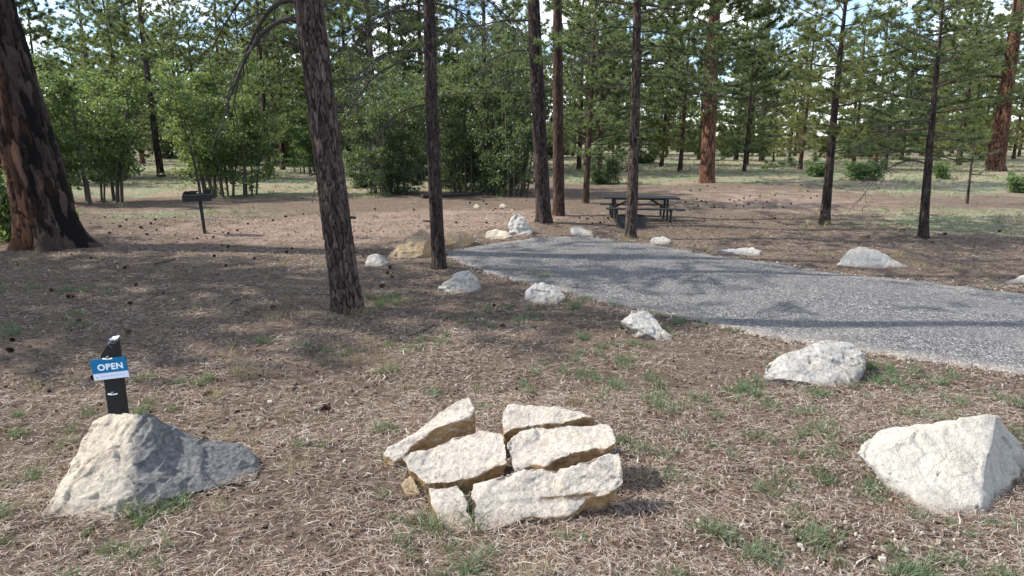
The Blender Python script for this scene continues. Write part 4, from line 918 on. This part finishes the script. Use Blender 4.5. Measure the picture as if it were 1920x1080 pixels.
cones += [(640 + x / 3, 340 + y / 3) for x, y in [(190, 160), (408, 163), (645, 236), (817, 238), (867, 157), (258, 522), (285, 543), (230, 597), (858, 704), (910, 823), (122, 426), (275, 490), (1412, 240), (1458, 237), (1500, 210), (1384, 216), (1340, 208)]]
cones += [(1280 + x / 3, 340 + y / 3) for x, y in [(120, 230), (265, 108), (345, 98), (370, 132), (452, 152), (517, 212), (610, 130), (1045, 315), (1473, 302), (720, 97), (1780, 285), (40, 165), (15, 120)]]
near_cones = [(612, 772), (390, 745), (176, 712)]
rc = random.Random(8)
cones += [(rc.uniform(1290, 1545), rc.uniform(346, 392)) for _ in range(30)] + [(rc.uniform(880, 1000), rc.uniform(372, 400)) for _ in range(6)]
for i, (px, py) in enumerate(cones + near_cones):
    p = G(px, py); 
    if bool(in_poly(np.array([p.x]), np.array([p.y]), ROADPOLY)[0]): continue
    o = obj('pine_cone', CM[i % 3]); s = rc.uniform(.65, 1.0)
    o.scale = (s, s, s); o.rotation_euler = (rc.uniform(1.1, 1.9), rc.uniform(-.3, .3), rc.uniform(0, 6.28)); o.location = (p.x, p.y, p.z + .03 * s)
    if (px, py) == (612, 772): lb, g = 'nearest pine cone, between the two-toned boulder and the split slabs', None
    elif (px, py) == (390, 745): lb, g = 'brown pine cone on the litter just behind the two-toned boulder', None
    elif (px, py) == (176, 712): lb, g = 'pine cone on the litter just left of the sign post', None
    elif px > 1250: lb, g = 'small dark pine cone on the ground beyond the far side of the road', 'pine cones beyond the road'
    elif px < 640: lb, g = 'dark pine cone on the shaded litter left of the thick grey trunk', 'pine cones in the left litter'
    else: lb, g = 'dark pine cone between the thick grey trunk and the picnic table', 'pine cones in the middle'
    tag(o, lb, 'pine cone', g)

# ------------------------------------------------------------------ fallen sticks
def stick(label, a, b, r, seed):
    p, q = G(*a), G(*b); rng = np.random.default_rng(seed); t = np.linspace(0, 1, 8)[:, None]
    P = np.array(p) * (1 - t) + np.array(q) * t + rng.normal(0, .015, (8, 3)) * [1, 1, .3]; P[:, 2] = hgt(P[:, 0], P[:, 1]) + r * .8 + .008; P -= np.array(p)
    mb = MB(); mb.tube(P, np.linspace(r, r * .5, 8), 6); e = P[4]; mb.tube([e, e + (P[5] - P[4]) * 1.5 + np.array([.05, .12, .02])], [r * .6, r * .3], 5)
    o = obj('fallen_stick', mb.mesh('stick', [M['limb']], True)); o.location = p; tag(o, label, 'stick')
stick('dark fallen stick on the litter below the lichened boulder', (765, 634), (815, 612), .014, 1)
stick('short dark stick above the split slabs', (878, 668), (910, 652), .010, 2)
stick('curved thin stick left of the thick grey trunk', (432, 570), (462, 557), .012, 3)
stick('thin dark stick right of the split slabs', (950, 672), (975, 664), .009, 4)
stick('stick lying on the shaded litter right of the huge charred trunk', (292, 497), (330, 488), .02, 5)
stick('fallen log in the shade under the thicket', (790, 372), (905, 366), .11, 6)

# ------------------------------------------------------------------ loose ground cover
rg = np.random.default_rng(21)
def scatter(n, y0, y1, power=1., xm=.95, pad=1.5):
    u = rg.random(n); y = (y0 ** power + u * (y1 ** power - y0 ** power)) ** (1 / power); x = rg.uniform(-1, 1, n) * (xm * y + pad)
    return x, y
def keep_off_road(x, y, grow=0.):
    k = ~in_poly(x, y, ROADPOLY); return x[k], y[k]
def vnoise(x, y, s, o=0):
    return np.array([mn.noise(Vector((a * s + o, b * s, o))) for a, b in zip(x, y)])
# needles: lengths of 10 to 18 cm, bent once
nx_, ny_ = [], []
for n, a, b in ((175000, 2.6, 6.2), (100000, 6.2, 11), (70000, 11, 20)):
    x, y = scatter(n, a, b, 1.3); x, y = keep_off_road(x, y); nx_.append(x); ny_.append(y)
x, y = np.concatenate(nx_), np.concatenate(ny_)
kp = rg.random(len(x)) > np.clip(.42 - 2.0 * np.array([mn.noise(Vector((a * .8, b * .8, 6))) + .5 * mn.noise(Vector((a * 2.6, b * 2.6, 2))) for a, b in zip(x, y)]), 0, .8) + zone_soil(x, y) * .85 + zone_grass(x, y) * .5; x, y = x[kp], y[kp]; n = len(x)
cl = np.array([mn.noise(Vector((a * .9, b * .9, 3))) * 3 for a, b in zip(x[::1], y[::1])])
th = rg.uniform(0, 2 * PI, n) * .55 + cl; ln_ = rg.uniform(.05, .15, n) * (1 + .15 * (y > 9)); wd_ = .0008 + .00029 * y
d = np.stack([np.cos(th), np.sin(th), rg.normal(0, .14, n)], 1); s = np.stack([-np.sin(th), np.cos(th), np.zeros(n)], 1)
tw = rg.random(n) < .012; wd_ = np.where(tw, wd_ * 2.6, wd_); ln_ = np.where(tw, ln_ * 1.5, ln_)
z = hgt(x, y) + .008 + rg.random(n) ** 1.5 * .035
c0 = np.stack([x, y, z], 1); bend = rg.normal(0, .022, (n, 1))
mid = c0 + s * bend + [0, 0, .003]; A = c0 - d * ln_[:, None] / 2; B = c0 + d * ln_[:, None] / 2
V = np.stack([A, mid - s * wd_[:, None], B, mid + s * wd_[:, None]], 1).reshape(-1, 3); i = np.arange(n) * 4
Fq = np.concatenate([np.stack([i, i + 1, i + 3], 1), np.stack([i + 1, i + 2, i + 3], 1)])
o = obj('pine_needle_litter', mesh_np('litter', V, [Fq], [M['litter']])); o['kind'] = 'stuff'; o['label'] = 'fallen pine needles strewn over the ground'; o['category'] = 'litter'

# pale wood chips and limestone crumbs, thickest at the lower right
x1, y1 = scatter(20000, 2.6, 7, 1.2); pr = .28 + .7 * blob(x1, y1, 2.4, 3.8, 2.2, 1.2) + .3 * (vnoise(x1, y1, .8, 5) > .15); k = rg.random(len(x1)) < pr; x1, y1 = x1[k], y1[k]
x2, y2 = scatter(20000, 7, 22, 1.3); k = rg.random(len(x2)) < .5 + .3 * zone_soil(x2, y2); x2, y2 = x2[k], y2[k]
ex = np.concatenate([rn[6:190] + rg.normal(0, .10, (184, 2)) - [0, .06] for _ in range(5)] + [rf[6:190] + rg.normal(0, .09, (184, 2)) + [0, .05] for _ in range(4)])
x = np.concatenate([x1, x2]); y = np.concatenate([y1, y2]); x, y = keep_off_road(x, y); x = np.concatenate([x, ex[:, 0]]); y = np.concatenate([y, ex[:, 1]]); n = len(x)
sz = rg.uniform(.003, .012, n) * rg.choice([1, 1, 1, 1, 1.8], n) * (1 + .03 * y); th = rg.uniform(0, 2 * PI, n); asp = rg.uniform(.25, .85, n)
ring = np.arange(5) * 2 * PI / 5; rr_ = sz[:, None] * rg.uniform(.7, 1.2, (n, 5))
lx, ly = rr_ * np.cos(ring), rr_ * np.sin(ring) * asp[:, None]
wx = x[:, None] + lx * np.cos(th)[:, None] - ly * np.sin(th)[:, None]; wy = y[:, None] + lx * np.sin(th)[:, None] + ly * np.cos(th)[:, None]
zb = hgt(x, y)[:, None] + .002; hz = zb + .010 + rg.uniform(0, .006, (n, 1)) + sz[:, None] * rg.uniform(-.05, .45, (n, 5))
V = np.concatenate([np.stack([wx, wy, hz], -1), np.stack([x[:, None] + (wx - x[:, None]) * 1.15, y[:, None] + (wy - y[:, None]) * 1.15, np.broadcast_to(zb, (n, 5))], -1)], 1).reshape(-1, 3)
b = np.arange(n)[:, None] * 10; q = np.arange(5)
F5 = b + q[None]; F4 = np.stack([b + q, b + 5 + q, b + 5 + (q + 1) % 5, b + (q + 1) % 5], -1).reshape(-1, 4)
pale = rg.random(n) < .10 + .5 * blob(x, y, 2.4, 3.8, 2.0, 1.0) + .5 * (np.arange(n) >= n - len(ex))
for nm, lb, sel, mt in (('bark_flakes', 'dark bark flakes and twig bits in the litter', ~pale, 'flakes'), ('pale_chips', 'pale bark and limestone chips scattered on the ground', pale, 'chips')):
    V3 = V.reshape(n, 10, 3)[sel].reshape(-1, 3); m_ = int(sel.sum())
    o = obj(nm, mesh_np(nm, V3, [F5[:m_], F4[:m_ * 5]], [M[mt]])); o['kind'] = 'stuff'; o['label'] = lb; o['category'] = 'chips'

# grass tufts
def tufts(name, label, P, nb, L, w, mat, spread=.45):
    P = np.asarray(P, float); n = len(P); rep = np.repeat(np.arange(n), nb); k = len(rep); sc = rg.uniform(.6, 1.25, n)[rep]
    a = rg.uniform(0, 2 * PI, k); rr = np.sqrt(rg.random(k)) * L * .38 * sc
    base = np.stack([P[rep, 0] + rr * np.cos(a), P[rep, 1] + rr * np.sin(a)], 1); z = hgt(base[:, 0], base[:, 1]) - .005
    lean = rg.normal(0, spread, (k, 2)) + np.stack([np.cos(a), np.sin(a)], 1) * .4 * (rr / (L * .38 * sc + 1e-6))[:, None]
    d = nrm(np.concatenate([lean, np.ones((k, 1))], 1)); l = L * sc * rg.uniform(.45, 1.1, k)
    b3 = np.concatenate([base, z[:, None]], 1); s = nrm(np.cross(d, rg.normal(0, 1, (k, 3)))) * (w * .5); mid = b3 + d * l[:, None] * .55
    tip = mid + nrm(d + np.concatenate([lean * .7, np.full((k, 1), -.25)], 1)) * l[:, None] * .45
    V = np.stack([b3 - s, b3 + s, mid + s * .8, tip, mid - s * .8], 1).reshape(-1, 3); i = np.arange(k) * 5
    o = obj(name, mesh_np(name, V, [np.stack([i, i + 1, i + 2, i + 4], 1), np.stack([i + 4, i + 2, i + 3], 1)], [M[mat]])); o['kind'] = 'stuff'; o['label'] = label; o['category'] = 'grass'
gp = [(1350, 1000), (1330, 1003), (1400, 1040), (1425, 1050), (1480, 1000), (1560, 912), (1650, 915), (1690, 918), (1490, 925), (1350, 780), (1270, 910), (1720, 1060), (1770, 1065), (1680, 1050), (270, 960), (290, 975), (250, 990), (240, 1040), (285, 1045), (1190, 830), (1200, 850),
      (20, 780), (65, 900), (120, 850), (250, 710), (340, 722), (380, 718), (30, 820), (800, 740), (735, 700), (1100, 715), (1090, 705), (1300, 760), (1240, 755), (1230, 740), (1460, 770), (1560, 820), (1540, 850), (1590, 830), (1700, 740), (1760, 720), (1770, 705), (1690, 700), (1850, 745), (1890, 760), (1800, 760), (1740, 790), (1450, 830), (880, 1050), (870, 1060), (740, 1030),
      (795, 640), (790, 650), (1080, 570), (1090, 562), (1075, 580), (1280, 608), (1240, 592), (745, 555), (700, 580), (725, 570), (720, 560), (330, 955), (150, 610), (165, 590), (490, 640), (1660, 690), (1640, 720), (1420, 740), (1380, 735), (1395, 760), (1900, 820)]
GP = [(G(*p).x, G(*p).y) for p in gp]; P2 = []
for a, b in GP:
    for _ in range(3): P2.append((a + rg.normal(0, .10), b + rg.normal(0, .08)))
x, y = scatter(1300, 2.8, 11, 1.3); k = (vnoise(x, y, .7, 9) + .22 * (x > .8) - .1 * (x < -1) > .14); x, y = keep_off_road(x[k], y[k]); P2 += list(zip(x, y))
tufts('grass_tufts', 'green and grey-green grass tufts in the litter', P2, 40, .14, .005, 'grass')
dp = [(1160, 455), (1170, 450), (1205, 448), (1215, 450), (1235, 452), (390, 437), (1010, 520), (1000, 515), (1020, 522), (830, 500), (700, 560), (820, 960), (850, 985), (1330, 470), (1540, 480), (1690, 480), (1720, 500), (1100, 760), (1180, 900), (440, 700), (730, 700), (410, 745), (470, 705), (1800, 505), (1850, 520), (780, 565), (900, 525), (650, 590), (690, 588)]
P3 = [(G(*p).x + rg.normal(0, .08), G(*p).y + rg.normal(0, .06)) for p in dp for _ in range(3)]
x, y = scatter(420, 3, 24, 1.25); x, y = keep_off_road(x, y); k = vnoise(x, y, .5, 17) > .0; P3 += list(zip(x[k], y[k]))
tufts('dry_grass', 'dry straw-coloured grass tufts', P3, 26, .19, .004, 'straw', .35)
x = rg.uniform(-45, 50, 9000); y = rg.uniform(17, 78, 9000) ; k = (rg.random(9000) < zone_grass(x, y) * (.35 + .65 * (vnoise(x, y, .25, 4) > -.05))) & (np.abs(x) < .9 * y + 2); x, y = keep_off_road(x[k], y[k])
tufts('meadow_grass', 'thin grey-green grass of the clearing', np.stack([x, y], 1), 15, .24, .018, 'meadow', .5)
